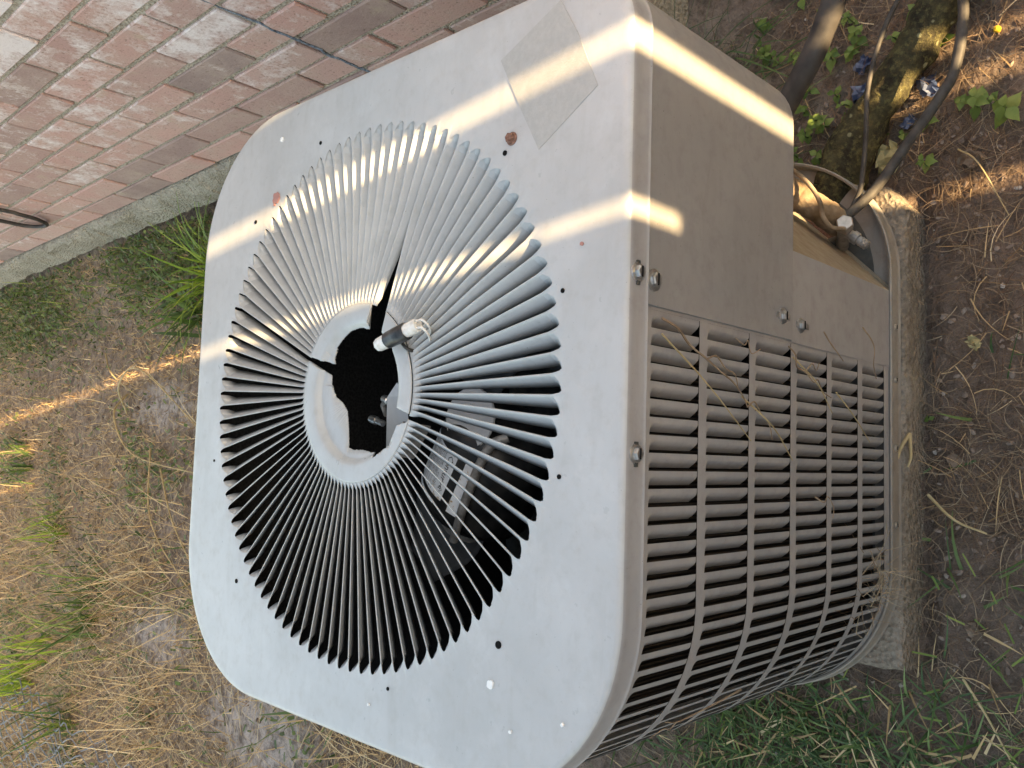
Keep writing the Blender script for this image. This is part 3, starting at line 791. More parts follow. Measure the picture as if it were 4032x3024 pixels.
label_text([('Century\u00ae', .013, -.028, .001), ('MOD   HP 1/4   V 208-230', .0046, -.027, -.007), ('PH 1  HZ 60  AMP 1.5', .0046, -.027, -.013), ('CODE   RPM 1100', .0046, -.027, -.019), ('TYPE   AMB 60 C', .0046, -.027, -.025), ('ENCL   CONT   INS B', .0046, -.027, -.031), ('ROT  MFG  MADE IN', .0046, -.027, -.037)])
for s_ in (-.0085, -.0145, -.0205, -.0265, -.0325, -.039): wrap_rect('label_rule', -.028, .032, s_ - .0003, s_ + .0001, M['ink'], .0010, 2)
# conduit rod, cap disc, bracket, bolts
v, f = tube(spline([(-.045, -.105, .510), (-.0588, -.089, .525), (-.118, -.052, .522), (-.17, -.01, .50)], 6), .0058, 10); obj('conduit', v, f, M['steel'], mot, smooth=True)
v, f = lathe([(0, .002), (.036, .002), (.037, 0), (.036, -.002), (0, -.002)], 36, (-.0225, -.055, .522), (.05, -.12, 1)); obj('cap_disc', v, f, M['lid'], mot, smooth=False)
def plate(name, pts, th, m, par):
    n = len(pts); V = [Vector(q_) for q_ in pts]; nn = (V[1] - V[0]).cross(V[2] - V[0]).normalized()
    V2 = [q_ - nn * th for q_ in V]
    return obj(name, V + V2, [tuple(range(n)), tuple(range(2 * n - 1, n - 1, -1))] + [(i, i + n, (i + 1) % n + n, (i + 1) % n) for i in range(n)], m, par)
plate('mount_bracket', [(.0145, -.012, .600), (-.002, .005, .600), (-.020, .012, .592), (-.0635, .0215, .585), (-.069, .012, .580), (-.031, -.026, .592), (0, -.03, .600)], .0015, M['lid'], mot)
plate('bracket_flange', [(-.031, -.027, .600), (-.069, .011, .588), (-.073, .006, .555), (-.035, -.034, .565)], .0015, M['steel'], mot)
for c, d_ in (((-.004, .0173, .592), (-.3, -.9, .1)), ((-.027, .0487, .585), (-.25, -.9, -.1))):
    v, f = lathe([(0, -.006), (.0045, -.005), (.0052, 0), (.0052, .006), (.0038, .007), (.0038, .018), (0, .019)], 10, c, Vector(d_).normalized()); obj('bolt', v, f, M['zinc'], mot, smooth=True)
v, f = tube([Vector(q_) for q_ in ((-.004, .0173, .592), (-.010, .030, .586), (-.021, .037, .575))], .0032, 8); obj('bent_stud', v, f, M['steel'], mot, smooth=True)
fan = empty('fan', (0, 0, DZ)); fan.parent = ac
def blade(P, z0, curl, seed):
    c = sum((Vector(q_) for q_ in P), Vector((0, 0))) / len(P); n = len(P)
    V = [(c.x, c.y, z0)]; K = 4
    D = []
    for i in range(n):
        a_, b_ = Vector(P[i]), Vector(P[(i + 1) % n])
        D += [a_.lerp(b_, j / 5) for j in range(5)]
    m_ = len(D)
    for k in range(1, K + 1):
        for i, q_ in enumerate(D):
            t_ = k / K; w_ = c.lerp(q_, t_); V.append((w_.x, w_.y, z0 + curl * ((w_.x - c.x) * .5 + (w_.y - c.y)) + 1.6 * ((w_ - c).length) ** 2))
    F = [(0, 1 + i, 1 + (i + 1) % m_) for i in range(m_)]
    for k in range(K - 1):
        for i in range(m_): F.append((1 + k * m_ + i, 1 + (k + 1) * m_ + i, 1 + (k + 1) * m_ + (i + 1) % m_, 1 + k * m_ + (i + 1) % m_))
    return obj('fan_blade', V, F, M['blade'], fan, smooth=True, solid=.0015)
blade([(-.0755, -.058), (-.0937, -.057), (-.110, -.049), (-.122, -.037), (-.1395, -.014), (-.1455, .000), (-.158, .032), (-.130, .043), (-.103, .008), (-.085, -.03)], .430, .12, 1)
blade([(-.1235, .143), (-.130, .043), (-.150, .012), (-.166, .004), (-.178, .004), (-.195, .018), (-.2097, .039), (-.239, .098), (-.20, .15)], .425, -.10, 2)
blade([(.02, .12), (.09, .06), (.17, .09), (.16, .17), (.06, .21)], .30, .15, 3)
blade([(.04, -.05), (.12, -.09), (.17, -.03), (.15, .04), (.06, .03)], .28, -.12, 4)
v, f = lathe([(0, -.02), (.03, -.02), (.03, .025), (0, .03)], 20, mc + ma * .075, ma); obj('fan_hub', v, f, M['steel'], fan)

# taped white plastic tube wired to the grille
tb = empty('taped_plastic_tube', (.055, -.095, ZT), 0, 'white plastic tube wrapped in black tape, wired onto the broken grille', 'plastic tube')
ta = Vector((.0463, -.0618, ZT + .019)); tc = Vector((.0640, -.1255, ZT + .017)); tl = Vector((.055, -.095, ZT))
td = (tc - ta).normalized(); L_ = (tc - ta).length
v, f = lathe([(0, 0), (.005, .0005), (.0072, .003), (.0076, .010), (.0075, L_ - .002), (.0066, L_), (0, L_)], 8, ta - tl, td); obj('tube', v, f, M['plastic'], tb, smooth=True)
v, f = lathe([(.0078, 0), (.0089, .0006), (.0090, .012), (.0094, .013), (.0093, .030), (.0080, .0312)], 18, ta - tl + td * .018, td); obj('tape', v, f, M['tape'], tb, smooth=True)
for dx, k in ((.0035, 1), (-.004, .8)):
    pts = spline([tc - tl + Vector((dx, .001, .002)), tc - tl + Vector((dx + .001 * k, -.006, .0)), tc - tl + Vector((dx - .006, -.008 * k, -.009)), tc - tl + Vector((dx - .010, .008, -.024))], 6)
    v, f = tube(pts, .0013, 8); obj('wire', v, f, M['plastic'], tb, smooth=True)
pts = spline([Vector((-.004, .008, .008)), Vector((-.012, .001, .004)), Vector((-.015, -.004, -.008))], 5); v, f = tube(pts, .002, 8); obj('wire', v, f, M['tape'], tb, smooth=True)

# ------------------------------------------------------------------ pipes and cables
def pipe(name, pts, r, m, label, cat, ns=14, var=.05, grp=None):
    P = spline(pts, 10); b = Vector(pts[0])
    v, f = tube([q_ - b for q_ in P], [r * (1 + var * noise.noise((i * .35, r * 99, 1))) for i in range(len(P))], ns)
    o = obj(name, v, f, m, None, smooth=True); o.location = b; return tag(o, label, cat, grp)
pipe('insulated_pipe', [(.315, -.235, .215), (.365, -.285, .225), (.4202, -.3424, .25), (.463, -.372, .262), (.494, -.386, .27), (.56, -.375, .25), (.64, -.33, .2)], .0142, M['rubber'], 'thick black insulated refrigerant pipe coming from behind the access cover', 'pipe')
pipe('refrigerant_line', [(.262, -.318, .100), (.288, -.3432, .085), (.316, -.3648, .075), (.359, -.3978, .075), (.411, -.4383, .075), (.448, -.4580, .075), (.531, -.4670, .075), (.62, -.44, .06)], .0068, M['cable'], 'dark bare refrigerant line running from the brass capped valve across the soil', 'pipe', 12, .08)
pipe('thin_cable', [(.262, -.330, .105), (.288, -.3315, .085), (.3116, -.3409, .085), (.374, -.3472, .085), (.444, -.3504, .085), (.504, -.3660, .085), (.5535, -.3904, .085), (.64, -.43, .05)], .0034, M['cable'], 'thin black cable between the log and the thicker refrigerant line', 'cable', 8, .03)
pipe('tan_wire', [(.328, -.272, .175), (.3240, -.2821, .17), (.3055, -.3012, .17), (.2857, -.3154, .17), (.2697, -.3219, .168), (.254, -.3230, .162), (.242, -.329, .150), (.242, -.3375, .135), (.246, -.338, .120)], .0030, M['wrap'], 'thin tan wire hanging in front of the wrapped pipe elbow', 'wire', 8, .03)
lp_ = [(wx(2.10) - .012, 2.10, 1.25), (wx(2.09) - .010, 2.085, .70), (wx(2.08) - .012, 2.068, .448), (wx(2.06) - .016, 2.064, .400), (wx(2.07) - .016, 2.082, .345), (wx(2.13) - .014, 2.135, .300), (wx(2.2) - .013, 2.195, .330), (wx(2.2) - .012, 2.20, .42), (wx(2.16) - .012, 2.165, .75), (wx(2.15) - .010, 2.15, 1.25)]
pipe('hanging_cable', lp_, .0062, M['rubber'], 'black cable loop hanging down against the brick wall', 'cable', 10, 0)

# ------------------------------------------------------------------ log
P = spline([(.305, -.268, .026), (.345, -.290, .028), (.398, -.3123, .028), (.460, -.3576, .028), (.520, -.4010, .028), (.564, -.4251, .028), (.65, -.47, .025)], 10)
RR = [.034 - .007 * sst(14, 30, i) + .002 * noise.noise((i * .4, 1, 1)) for i in range(len(P))]
v, f = tube(P, RR, 22)
v = [q_ + (q_ - P[min(len(P) - 1, i // 22)]).normalized() * (noise.noise(q_ * 28) * .007 + noise.noise(q_ * 75) * .004) for i, q_ in enumerate(v)]
o = obj('mossy_log', [q_ - P[0] for q_ in v], f, M['moss'], None, smooth=True); o.location = P[0]; tag(o, 'dark mossy fallen branch with yellow lichen lying by the slab', 'log')

# ------------------------------------------------------------------ strips: straw, grass, leaves
def blades(name, base, az, ln, wd, lean, curl, rn, m, seg=3, parent=None, flat=.0, wig=0.0):
    """numpy blade strips. base Nx3; az: heading; lean: start angle from vertical; curl: added angle to the tip"""
    N = len(base); lev = seg + 1
    V = np.zeros((N, lev, 2, 3)); pos_ = base.copy(); sl = ln / seg
    wg = nr.normal(0, 1, N) * wig; az0 = az
    for i in range(lev):
        t_ = i / seg; az = az0 + wg * t_; side = np.stack([-np.sin(az), np.cos(az), np.zeros(N)], 1); wdt = wd * (1 - .85 * t_ ** 1.6) if not flat else wd * (1 - .3 * abs(t_ - .5))
        V[:, i, 0] = pos_ + side * wdt[:, None] * .5; V[:, i, 1] = pos_ - side * wdt[:, None] * .5
        a = lean + curl * t_
        st = np.stack([np.cos(az) * np.sin(a), np.sin(az) * np.sin(a), np.cos(a)], 1)
        pos_ = pos_ + st * sl[:, None]
    V[:, :, :, 2] = np.maximum(V[:, :, :, 2], np.minimum(base[:, None, None, 2], 0.03) * 1.0)
    nv = lev * 2; idx = np.arange(N)[:, None] * nv
    F = []
    for i in range(seg): F.append(np.stack([idx[:, 0] + 2 * i, idx[:, 0] + 2 * i + 1, idx[:, 0] + 2 * i + 3, idx[:, 0] + 2 * i + 2], 1))
    F = np.concatenate(F)
    me = bpy.data.meshes.new(name); me.from_pydata(V.reshape(-1, 3).tolist(), [], F.tolist()); me.materials.append(m)
    at = me.attributes.new('rnd', 'FLOAT', 'POINT'); at.data.foreach_set('value', np.repeat(rn, nv).astype(np.float32))
    me.update(); return link(name, me, parent)
def scatter(n, x0, x1, y0, y1, dens=None, avoid=True, seed=0):
    out = []
    r = random.Random(seed); tries = 0
    while len(out) < n and tries < n * 30:
        tries += 1
        x, y = r.uniform(x0, x1), r.uniform(y0, y1)
        if avoid and abs(x) < .355 and abs(y) < .355: continue
        if -.34 < x < .33 and -.395 < y < .42: continue
        if x > wx(y) - .035: continue
        if dens and r.random() > dens(x, y): continue
        out.append((x, y, gh(x, y)))
    return np.array(out)
def U(a, b, n): return nr.uniform(a, b, n)
def d_straw(x, y): return max(.05, bare(x, y) * (.50 + .50 * sst(-.25, .25, noise.noise((x * 2.2, y * 2.2, 8)) + .12 - x * .15)))
n = 80000
B = scatter(n, -1.75, .62, .30, 4.3, d_straw, seed=1); n = len(B); B[:, 2] += U(.001, .012, n)
o = blades('dry_grass_litter', B, U(0, 2 * PI, n), U(.010, .045, n), U(.0014, .0034, n), U(.7, 1.62, n), U(-.2, .5, n), np.clip(nr.normal(.45, .30, n), 0, 1), M['straw'], 3, wig=.5)
tag(o, 'short dry straw litter covering the yard behind the condenser', 'dry grass', kind='stuff')
n = 7000
B = scatter(n, -1.75, .55, .35, 4.3, lambda x, y: d_straw(x, y) * sst(.3, -.9, x), seed=2); n = len(B)
o = blades('dry_grass_stalks', B, U(0, 2 * PI, n), U(.06, .24, n), U(.0016, .0034, n), U(.5, 1.5, n), U(.1, .9, n), np.clip(nr.normal(.62, .2, n), 0, 1), M['straw'], 4, wig=.35)
tag(o, 'long tangled dry grass stalks in the yard behind the condenser', 'dry grass', kind='stuff')
# green cover, patchy
def d_green(x, y):
    c = sst(.18, .5, noise.noise((x * 3.1, y * 3.1, 21)) + .05)
    c = max(c * .28, 1.3 * math.exp(-(((x - .50) / .13) ** 2 + ((y - 1.75) / .42) ** 2)), .9 * math.exp(-(((x - .45) / .16) ** 2 + ((y - 3.1) / .6) ** 2)))
    return c * bare(x, y) + .02
n = 10000
B = scatter(n, -1.7, .62, .35, 4.2, d_green, seed=3); n = len(B); B[:, 2] += U(.002, .03, n)
o = blades('green_ground_cover', B, U(0, 2 * PI, n), U(.008, .022, n), U(.005, .011, n), U(.6, 1.5, n), U(0, .6, n), U(0, 1, n), M['cover_leaf'], 2, flat=1)
tag(o, 'low green creeping ground cover in patches behind the condenser', 'ground cover', kind='stuff')
n = 1500
B = scatter(n, -1.7, .6, .4, 4.2, lambda x, y: .6 * d_green(x, y) + .5 * math.exp(-(((x + .62) / .22) ** 2 + ((y - 2.4) / .6) ** 2)) * bare(x, y), seed=4); n = len(B)
o = blades('green_grass', B, U(0, 2 * PI, n), U(.03, .12, n), U(.0022, .005, n), U(.1, 1.0, n), U(.2, 1.1, n), U(0, 1, n), M['grass'], 4)
tag(o, 'sparse green grass growing among the straw behind the condenser', 'grass', kind='stuff')
# front litter
n = 7500
B = scatter(n, -.62, .72, -.72, .1, lambda x, y: .35 + .65 * sst(-.1, .3, noise.noise((x * 6, y * 6, 4))), seed=5); n = len(B); B[:, 2] += U(.001, .006, n)
o = blades('fine_root_litter', B, U(0, 2 * PI, n), U(.015, .08, n), U(.0005, .0012, n), U(1.3, 1.6, n), U(-.25, .35, n), np.clip(nr.normal(.45, .27, n), 0, 1), M['root'], 6, wig=1.5)
tag(o, 'fine brown rootlets and plant litter on the soil before the slab', 'litter', kind='stuff')
n = 420
B = scatter(n, -.62, .72, -.72, .1, None, seed=6); n = len(B); B[:, 2] += U(.002, .008, n)
o = blades('straw_litter', B, U(0, 2 * PI, n), U(.015, .085, n), U(.0007, .0019, n), U(1.35, 1.6, n), U(-.3, .4, n), np.clip(nr.normal(.5, .25, n), 0, 1), M['straw'], 5, wig=.6)
tag(o, 'scattered pale straw on the soil in front of the slab', 'straw', kind='stuff')
n = 1350
def d_gl(x, y): return max(math.exp(-(((x + .47) / .10) ** 2 + ((y + .20) / .26) ** 2)), .06 * sst(-.05, -.3, x), .015)
B = scatter(n, -.75, .1, -.62, .35, d_gl, seed=7); n = len(B)
o = blades('front_grass', B, U(0, 2 * PI, n), U(.025, .085, n), U(.002, .0048, n), U(.3, 1.35, n), U(.1, .8, n), U(0, 1, n), M['dgrass'], 4, wig=.3)
tag(o, 'dark green grass growing along the left front of the condenser', 'grass', kind='stuff')
n = 260
B = scatter(n, .34, .70, -.16, .15, None, seed=8); n = len(B)
o = blades('thin_grass', B, U(2.6, 5.2, n), U(.10, .26, n), U(.0018, .0036, n), U(.2, .9, n), U(.3, 1.0, n), U(0, 1, n), M['dgrass'], 5)
tag(o, 'thin dark grass growing between the condenser and the brick wall', 'grass', kind='stuff')
n = 120
B = scatter(n, -.62, -.12, -.62, .0, None, seed=9); n = len(B); B[:, 2] += U(.010, .03, n)
o = blades('seed_heads', B, U(0, 2 * PI, n), U(.014, .034, n), U(.0018, .0032, n), U(1.2, 1.6, n), U(-.2, .3, n), U(.75, 1, n), M['grass'], 3, flat=1)
tag(o, 'pale yellow green grass seed heads lying in the front grass', 'seed heads', kind='stuff')
n = 150
B = scatter(n, -.75, -.15, -.62, .3, d_gl, seed=10); n = len(B); B[:, 2] += U(.004, .02, n)
o = blades('dry_front_blades', B, U(0, 2 * PI, n), U(.02, .07, n), U(.0014, .004, n), U(.8, 1.6, n), U(-.2, .5, n), U(.2, 1, n), M['straw'], 3)
tag(o, 'dead brown blades mixed into the grass at the left front', 'dry grass', kind='stuff')
# pebbles and clods
def pebbles(n, x0, x1, y0, y1, r0, r1, seed, name, label):
    r = random.Random(seed); pts = scatter(n, x0, x1, y0, y1, None, seed=seed); V = []; F = []; RN = []
    bm = bmesh.new(); bmesh.ops.create_icosphere(bm, subdivisions=1, radius=1); bv_ = [q_.co.copy() for q_ in bm.verts]; bm.verts.index_update(); bf_ = [tuple(q_.index for q_ in p_.verts) for p_ in bm.faces]; bm.free()
    for x, y, z in pts:
        s_ = r0 + (r1 - r0) * r.random() ** 3; k = len(V); a = r.uniform(.6, 1.5); c = r.uniform(.35, .8); ra = r.uniform(0, 6.3); sd = r.uniform(0, 99)
        for q_ in bv_:
            d_ = s_ * (1 + .45 * noise.noise((q_.x * 1.5 + sd, q_.y * 1.5, q_.z * 1.5)))
            u, w_ = q_.x * a * d_, q_.y / a * d_
            V.append((x + u * math.cos(ra) - w_ * math.sin(ra), y + u * math.sin(ra) + w_ * math.cos(ra), z + q_.z * c * d_ + s_ * .15))
        F += [tuple(i + k for i in q_) for q_ in bf_]; RN += [r.random()] * len(bv_)
    o = obj(name, V, F, M['pebble'], None, smooth=False)
    at = o.data.attributes.new('rnd', 'FLOAT', 'POINT'); at.data.foreach_set('value', RN); tag(o, label, 'gravel', kind='stuff')
pebbles(3600, -.62, .72, -.72, -.05, .0008, .0050, 31, 'gravel', 'tiny stones, shell bits and clods on the soil before the slab')
pebbles(700, -1.6, .6, .4, 4.0, .002, .010, 32, 'yard_gravel', 'small clods and stones in the yard behind the condenser')

# countable grass clumps
def clump(name, loc, n, ln, wd, spread, m, label, lean=(.05, .8), curl=(.3, 1.2), az=(0, 2 * PI), group=None, seg=6):
    e_ = empty(name, loc, 0, label, 'grass', group)
    B = np.stack([nr.normal(0, spread, n), nr.normal(0, spread, n), np.zeros(n)], 1)
    blades('blades', B, U(az[0], az[1], n), U(ln[0], ln[1], n), U(wd[0], wd[1], n), U(*lean, n), U(*curl, n), U(0, 1, n), M[m], seg, parent=e_)['kind'] = 'stuff'
    return e_
clump('grass_tuft', (.43, 1.52, gh(.43, 1.52)), 60, (.12, .30), (.005, .010), .03, 'lime', 'tall bright green grass tuft rising behind the condenser by the wall', (.1, .7), (.5, 1.6))
clump('grass_tuft', (.33, 1.66, gh(.33, 1.66)), 34, (.12, .26), (.007, .014), .03, 'grass', 'broad bladed green grass tuft just behind the back of the condenser', (.2, .9), (.5, 1.5))
for i, (x, y, nb, s_, m_, lab) in enumerate(((-.98, 2.92, 34, .26, 'lime', 'yellow green grass clump beside the wire netting'), (-.66, 2.33, 26, .22, 'grass', 'green grass clump among straw, nearer than the yellow green one'), (-.40, 2.70, 22, .17, 'lime', 'small bright grass clump in the middle of the straw yard'), (-1.02, 2.48, 20, .26, 'grass', 'loose dark grass clump just before the wire netting'), (-.17, 3.08, 18, .13, 'grass', 'low grass clump farthest back in the yard'), (-.82, 2.75, 18, .22, 'lime', 'lime grass clump between two taller clumps'), (-.62, 1.02, 16, .10, 'dgrass', 'small blue green weed tuft behind the left corner of the condenser'))):
    clump('grass_clump', (x, y, gh(x, y)), int(nb * 1.5), (s_ * .5, s_ * 1.25), (.004, .010), .05, m_, lab, (.05, .8), (.2, 1.0), group='grass clumps in the back yard')
clump('straw_clump', (-.52, 1.95, gh(-.52, 1.95)), 70, (.15, .36), (.002, .0034), .05, 'straw', 'spreading tangle of dry straw behind the left back corner', (.5, 1.4), (.0, .5))
clump('straw_clump', (-.92, 1.85, gh(-.92, 1.85)), 60, (.12, .32), (.002, .0034), .07, 'straw', 'dry straw tangle near the edge of the netting', (.5, 1.4), (.0, .5))
# single long bent straws
def stalk(pts, r, lab, m='straw_solid'):
    P = spline(pts, 5); b = P[0].copy(); v, f = tube([q_ - b for q_ in P], [r * (1 - .5 * i / len(P)) for i in range(len(P))], 5)
    o = obj('dry_stalk', v, f, M[m], None, smooth=True); o.location = b; tag(o, lab, 'straw', 'long loose dry stalks')
t = MT('straw_solid', .65, .25); p = t.pos(); t.color(t.ramp(t.noise(p, 40, 3), [(.3, (.36, .26, .13)), (.7, (.56, .44, .25))])); M['straw_solid'] = t.m
stalk([(.09, 2.05, .05), (.02, 1.97, .12), (-.10, 1.86, .10), (-.15, 1.50, .05)], .0035, 'long bent straw in the yard straight behind the condenser')
stalk([(.03, 2.02, .06), (.10, 1.85, .16), (.14, 1.62, .20), (-.02, 1.45, .10)], .003, 'arched straw crossing the bent one behind the condenser')
stalk([(-.14, 1.80, .04), (-.28, 1.62, .08), (-.42, 1.52, .05)], .003, 'straight straw lying left of the bent straws')
stalk([(-.08, 1.9, .03), (-.3, 1.75, .08), (-.5, 1.55, .03)], .0028, 'slim straw lying behind the back edge of the condenser')
stalk([(-.42, 2.35, .04), (-.48, 1.85, .12), (-.55, 1.35, .05)], .003, 'long straw leaning toward the left back corner of the condenser')
stalk([(.24, 2.30, .03), (.16, 2.18, .05), (.08, 2.02, .02)], .003, 'short straw on the soil by the green ground cover')
stalk([(-.10, -.40, .012), (-.13, -.435, .022), (-.145, -.47, .012)], .0022, 'short straw at the front edge of the slab')
stalk([(-.33, -.44, .010), (-.37, -.47, .018), (-.43, -.50, .010)], .0018, 'pale straw below the left corner of the slab')
stalk([(.36, -.44, .010), (.33, -.47, .030), (.26, -.50, .010)], .0013, 'arched straw on the soil below the refrigerant line')
stalk([(-.02, -.384, .032), (-.038, -.378, .045), (-.058, -.372, .046)], .0030, 'tan twig leaning on the front edge of the slab')
stalk([(-.02, -.384, .032), (-.05, -.388, .040), (-.064, -.384, .040)], .0026, 'forked tan twig end on the front edge of the slab')
# straw caught in the louvers
def caught(u, z, ln, sd, lab):
    p_, n_ = side_pt(u, .004); p2, n2 = side_pt(u + ln * .25, .010); p3, n3 = side_pt(u + ln * .55, .004)
    stalk([(p_.x, p_.y, z), (p2.x, p2.y, z - ln * .45 + rnd.uniform(-.01, .01)), (p3.x, p3.y, z - ln)], .0009, lab)
caught(-.045, .60, .16, 1, 'thin dry stem caught across the upper louvers beside the cover')
caught(-.050, .35, .10, 2, 'curled dry stem on the louvers below the access cover')
caught(.0, .46, .11, 3, 'dry stem hanging over the middle louvers')
caught(-.02, .24, .10, 4, 'brown stem stuck in the lower louvers near the lower panel')
def vine(uz, r, lab):
    pts = []
    for i, (u, z) in enumerate(uz):
        q_, n_ = side_pt(u, .006 + .007 * abs(noise.noise((i * 1.3, z * 40, 2)))); pts.append((q_.x, q_.y, z))
    stalk(pts, r, lab, 'vine')
t = MT('dry_vine', .75, .2); p = t.pos(); t.color(t.ramp(t.noise(p, 60, 3), [(.3, (.20, .13, .085)), (.7, (.44, .33, .23))])); M['vine'] = t.m
vine([(-.058, .605), (-.052, .580), (-.040, .560), (-.030, .530), (-.020, .505), (-.012, .480), (.000, .462), (.010, .452)], .0013, 'brown dry vine running down the upper louvers from the cover edge')
vine([(-.030, .530), (-.034, .515), (-.024, .498), (-.020, .480), (-.006, .470)], .0009, 'side shoot of the dry vine on the upper louvers')
vine([(.010, .452), (.004, .440), (.014, .425), (.026, .410), (.040, .402)], .0009, 'dry vine tip curling over the middle louvers')
vine([(-.055, .480), (-.050, .465), (-.056, .452), (-.044, .445), (-.050, .430)], .0008, 'curled tendril just left of the access cover')
vine([(-.060, .365), (-.052, .350), (-.040, .345), (-.036, .325), (-.026, .310), (-.030, .295), (-.018, .280), (-.012, .262)], .0010, 'dry vine wandering over the louvers below the cover')
vine([(-.036, .325), (-.046, .315), (-.040, .300), (-.050, .292)], .0008, 'short tendril branching off below the access cover')
vine([(-.085, .285), (-.075, .262), (-.064, .245), (-.058, .225)], .0009, 'thin dry stem leaning on the lower panel')
vine([(-.105, .170), (-.092, .150), (-.080, .142), (-.062, .135), (-.045, .128)], .0010, 'dry stem across the lower panel near the base')
vine([(.10, .300), (.106, .285), (.100, .268), (.112, .255), (.124, .262)], .0008, 'fine hooked stem on the middle of the louvers')
vine([(.300, .40), (.305, .43), (.312, .455), (.318, .50), (.310, .53)], .0011, 'dry vine climbing the left corner of the louvers')
vine([(.318, .50), (.328, .505), (.322, .52), (.330, .535)], .0008, 'curl at the top of the left corner vine')
nst = 90
P_ = []
for i in range(nst):
    q_, n_ = side_pt(.215 + nr.normal(0, .03), .004 + abs(nr.normal(0, .004))); P_.append((q_.x, q_.y, .085 + abs(nr.normal(0, .05))))
o = blades('caught_root_tangle', np.array(P_), U(0, 6.28, nst), U(.02, .06, nst), U(.0006, .0011, nst), U(.6, 2.6, nst), U(-1.5, 1.5, nst), U(.4, 1, nst), M['root'], 5)
tag(o, 'tangle of fine dry roots caught on the lower left louvers', 'roots', kind='stuff')

# ------------------------------------------------------------------ leafy weeds
def leaf_mesh():
    V = []; n = 6; prof = [0, .75, 1.0, .92, .62, .25, 0]
    for i in range(n + 1):
        t_ = i / n; w_ = .36 * prof[i]; z = .10 * math.sin(t_ * PI) - .12 * t_ * t_
        V += [(t_, -w_, z + .10 * prof[i]), (t_, 0, z), (t_, w_, z + .10 * prof[i])]
    F = []
    for i in range(n):
        a = i * 3; F += [(a, a + 3, a + 4, a + 1), (a + 1, a + 4, a + 5, a + 2)]
    me = mesh('leaf', V, F, M['weed'], True); return me
LEAF = leaf_mesh()
def weed(x, y, h, s_, pairs, lab):
    z0 = gh(x, y); e_ = empty('leafy_weed', (x, y, z0), rnd.uniform(0, 6.3), lab, 'weed', 'small leafy weeds')
    tip = Vector((rnd.uniform(-.3, .3) * h, rnd.uniform(-.3, .3) * h, h)); P = spline([Vector((0, 0, -.004)), tip * .5 + Vector((.004, 0, 0)), tip], 4)
    v, f = tube(P, [.0014 * (1 - .5 * i / len(P)) for i in range(len(P))], 5); obj('stem', v, f, M['stem'], e_, smooth=True)
    for k in range(pairs):
        t_ = .35 + .65 * k / max(1, pairs - 1); c = tip * t_; a0_ = k * 1.57 + rnd.uniform(-.3, .3)
        for j in range(2):
            q_ = s_ * (1.1 - .45 * t_) * rnd.uniform(.8, 1.2)
            link('leaf', LEAF, e_, c, (rnd.uniform(-.25, .25), rnd.uniform(-.35, .25), a0_ + j * PI + rnd.uniform(-.25, .25)), (q_, q_, q_))
WEEDS = [(.610, -.265, .03, .022, 3, 'leafy weed touching the insulated pipe, near the wall side'), (.556, -.300, .03, .020, 3, 'small weed between the insulated pipe and the thin cable'), (.645, -.215, .03, .020, 2, 'tiny weed left of the insulated pipe, by the wall'), (.537, -.269, .035, .022, 3, 'weed with paired leaves under the insulated pipe'), (.440, -.2585, .035, .020, 3, 'weed beside the base of the insulated pipe'), (.4328, -.2899, .03, .020, 3, 'upright weed between pipe and mossy branch'), (.408, -.307, .03, .018, 2, 'small weed pressed against the mossy branch'), (.412, -.4665, .03, .026, 3, 'weed below the refrigerant line, left of the largest weed'), (.397, -.503, .040, .028, 3, 'largest pale green leafy weed at the picture edge'), (.407, -.396, .03, .018, 3, 'small weed beside the refrigerant line bend'), (.360, -.307, .03, .018, 3, 'weed in the dark gap beside the slab corner'), (.4086, -.333, .025, .015, 2, 'tiny sprout under the thin cable'), (.577, -.1605, .03, .020, 3, 'weed half hidden by the access cover corner'), (.433, -.2298, .03, .018, 3, 'dark weed at the foot of the cover'), (.353, -.402, .03, .018, 3, 'weed by the corner of the slab, below the refrigerant line'), (.393, -.215, .03, .018, 2, 'dark weed in the shade of the cover, nearest the pipe elbow'), (.385, -.245, .03, .018, 3, 'dark weed beside the wrapped elbow'), (.50, -.235, .03, .017, 3, 'weed between the cover and the bend of the insulated pipe'), (.002, -.392, .018, .012, 2, 'tiny dark sprout at the front edge of the slab')]
for a in WEEDS: weed(*a)
LM_ = [('the yellow berry', .514, -.487), ('the brass valve cap', .249, -.333), ('the blue scrap between branch and refrigerant line', .459, -.402), ('the blue scrap on the wall side of the branch', .474, -.318), ('the curled yellowish leaf', .366, -.348), ('the access cover corner', .365, -.20), ('the house wall corner', .66, 0.0), ('the slab corner', .322, -.358), ('the insulated pipe bend', .494, -.386), ('the upper end of the mossy branch', .62, -.455), ('the grass by the wall', .60, -.10), ('the small blue scrap by the thin cable', .515, -.312)]
ORD = ['nearest', 'second nearest', 'third nearest', 'fourth nearest', 'fifth nearest', 'sixth nearest', 'seventh nearest', 'eighth nearest', 'ninth nearest', 'tenth nearest', 'eleventh nearest', 'twelfth nearest', 'thirteenth nearest', 'fourteenth nearest', 'fifteenth nearest', 'sixteenth nearest', 'seventeenth nearest', 'eighteenth nearest', 'nineteenth nearest', 'twentieth nearest'] + ['far from the rest, nearest'] * 10
extra = []
while len(extra) < 34:
    x, y = rnd.uniform(.34, .70), rnd.uniform(-.52, -.06)
    if x > .385 or y < -.40: extra.append((x, y))
allw = [(a[0], a[1]) for a in WEEDS] + extra
for x, y in extra:
    best = None
    for nm, lx, ly in LM_:
        rk = sorted(((q_[0] - lx) ** 2 + (q_[1] - ly) ** 2, q_) for q_ in allw); k = [q_[1] for q_ in rk].index((x, y))
        if best is None or k < best[0]: best = (k, nm)
    weed(x, y, rnd.uniform(.018, .035), rnd.uniform(.011, .020), rnd.choice((2, 3, 3)), ORD[min(24, best[0])] + ' leafy weed to ' + best[1])

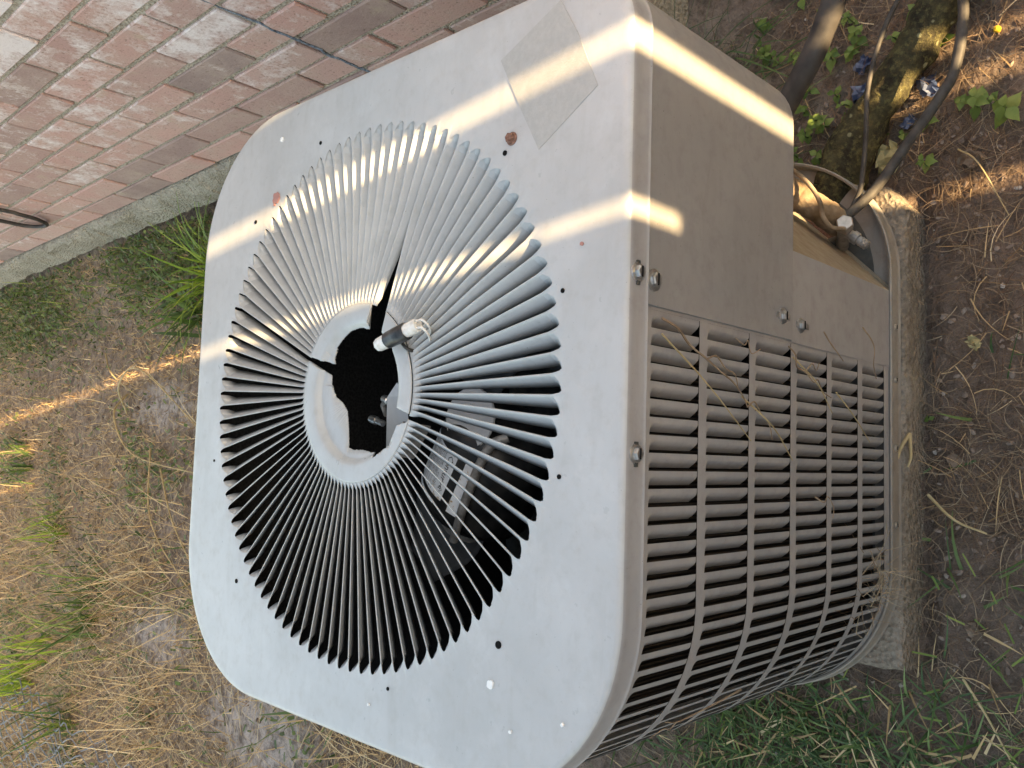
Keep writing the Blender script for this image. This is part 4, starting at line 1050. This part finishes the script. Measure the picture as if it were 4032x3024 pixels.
# scraps
def scrap(name, x, y, s_, m, lab, cat, seed, z=.012, group=None, tilt=.3):
    n = 7; V = []; r = random.Random(seed)
    for i in range(n):
        for j in range(n):
            u, w_ = (i / (n - 1) - .5) * s_, (j / (n - 1) - .5) * s_ * .7
            V.append((u + noise.noise((i * .7, j * .7, seed)) * s_ * .25, w_ + noise.noise((i * .7, j * .7, seed + 9)) * s_ * .25, noise.noise((i * .55, j * .55, seed + 5)) * s_ * .35))
    o = obj(name, V, grid_faces(n, n), M[m], None, smooth=False, solid=.0006)
    o.location = (x, y, gh(x, y) + z); o.rotation_euler = (r.uniform(-tilt, tilt), r.uniform(-tilt, tilt), r.uniform(0, 6.3)); return tag(o, lab, cat, group)
scrap('plastic_scrap', .4736, -.318, .036, 'bluep', 'crumpled blue plastic scrap on the wall side of the mossy branch', 'plastic', 1)
scrap('plastic_scrap', .4590, -.402, .034, 'bluep', 'crumpled blue and white plastic scrap between branch and refrigerant line', 'plastic', 2)
scrap('plastic_scrap', .515, -.312, .024, 'bluep', 'small blue plastic scrap beside the thin cable', 'plastic', 3)
scrap('plastic_scrap', .415, -.375, .020, 'bluep', 'dark blue plastic scrap by the lichen end of the branch', 'plastic', 4)
scrap('dry_leaf', .366, -.348, .040, 'dleaf', 'yellowish dry leaf curled between the branch and the refrigerant line', 'leaf', 6, .02)
scrap('dry_leaf', .345, -.455, .030, 'bleaf', 'brown dry leaf on the soil below the refrigerant line', 'leaf', 7)
scrap('dry_leaf', .10, -.455, .020, 'dleaf', 'small pale leaf scrap on the soil before the slab', 'leaf', 8, .006)
scrap('dry_leaf', -.055, -.43, .022, 'bleaf', 'curled brown leaf on the soil before the louvers', 'leaf', 9, .006)
scrap('dry_leaf', -.27, -.45, .022, 'bleaf', 'brown leaf scrap below the slab corner', 'leaf', 10, .006)
v, f = lathe([(0, -.005), (.0035, -.004), (.005, 0), (.0038, .004), (0, .005)], 12); o = obj('yellow_berry', v, f, M['berry'], None, smooth=True); o.location = (.514, -.487, gh(.514, -.487) + .006); tag(o, 'small yellow berry lying on the soil', 'berry')

# ------------------------------------------------------------------ wire netting in the corner of the yard
net = empty('wire_netting', (-1.15, 2.6, gh(-1.15, 2.6) + .03), 0, 'crumpled grey wire netting lying at the edge of the yard', 'netting')
parts = []
for i in range(17):
    pts = []
    for k in range(60):
        s_ = k / 59; x = .16 - .035 * i + .014 * math.sin(k * 1.45 + (i % 2) * PI) + .03 * noise.noise((s_ * 4, i * .2, 1)); y = (s_ - .5) * 1.5
        pts.append(Vector((x + .10 * (s_ - .5), y, .02 + .035 * noise.noise((x * 5, y * 5, 3)))))
    parts.append(tube(pts, .0025, 4, False))
v, f = join(parts); obj('mesh_wires', v, f, M['net'], net)
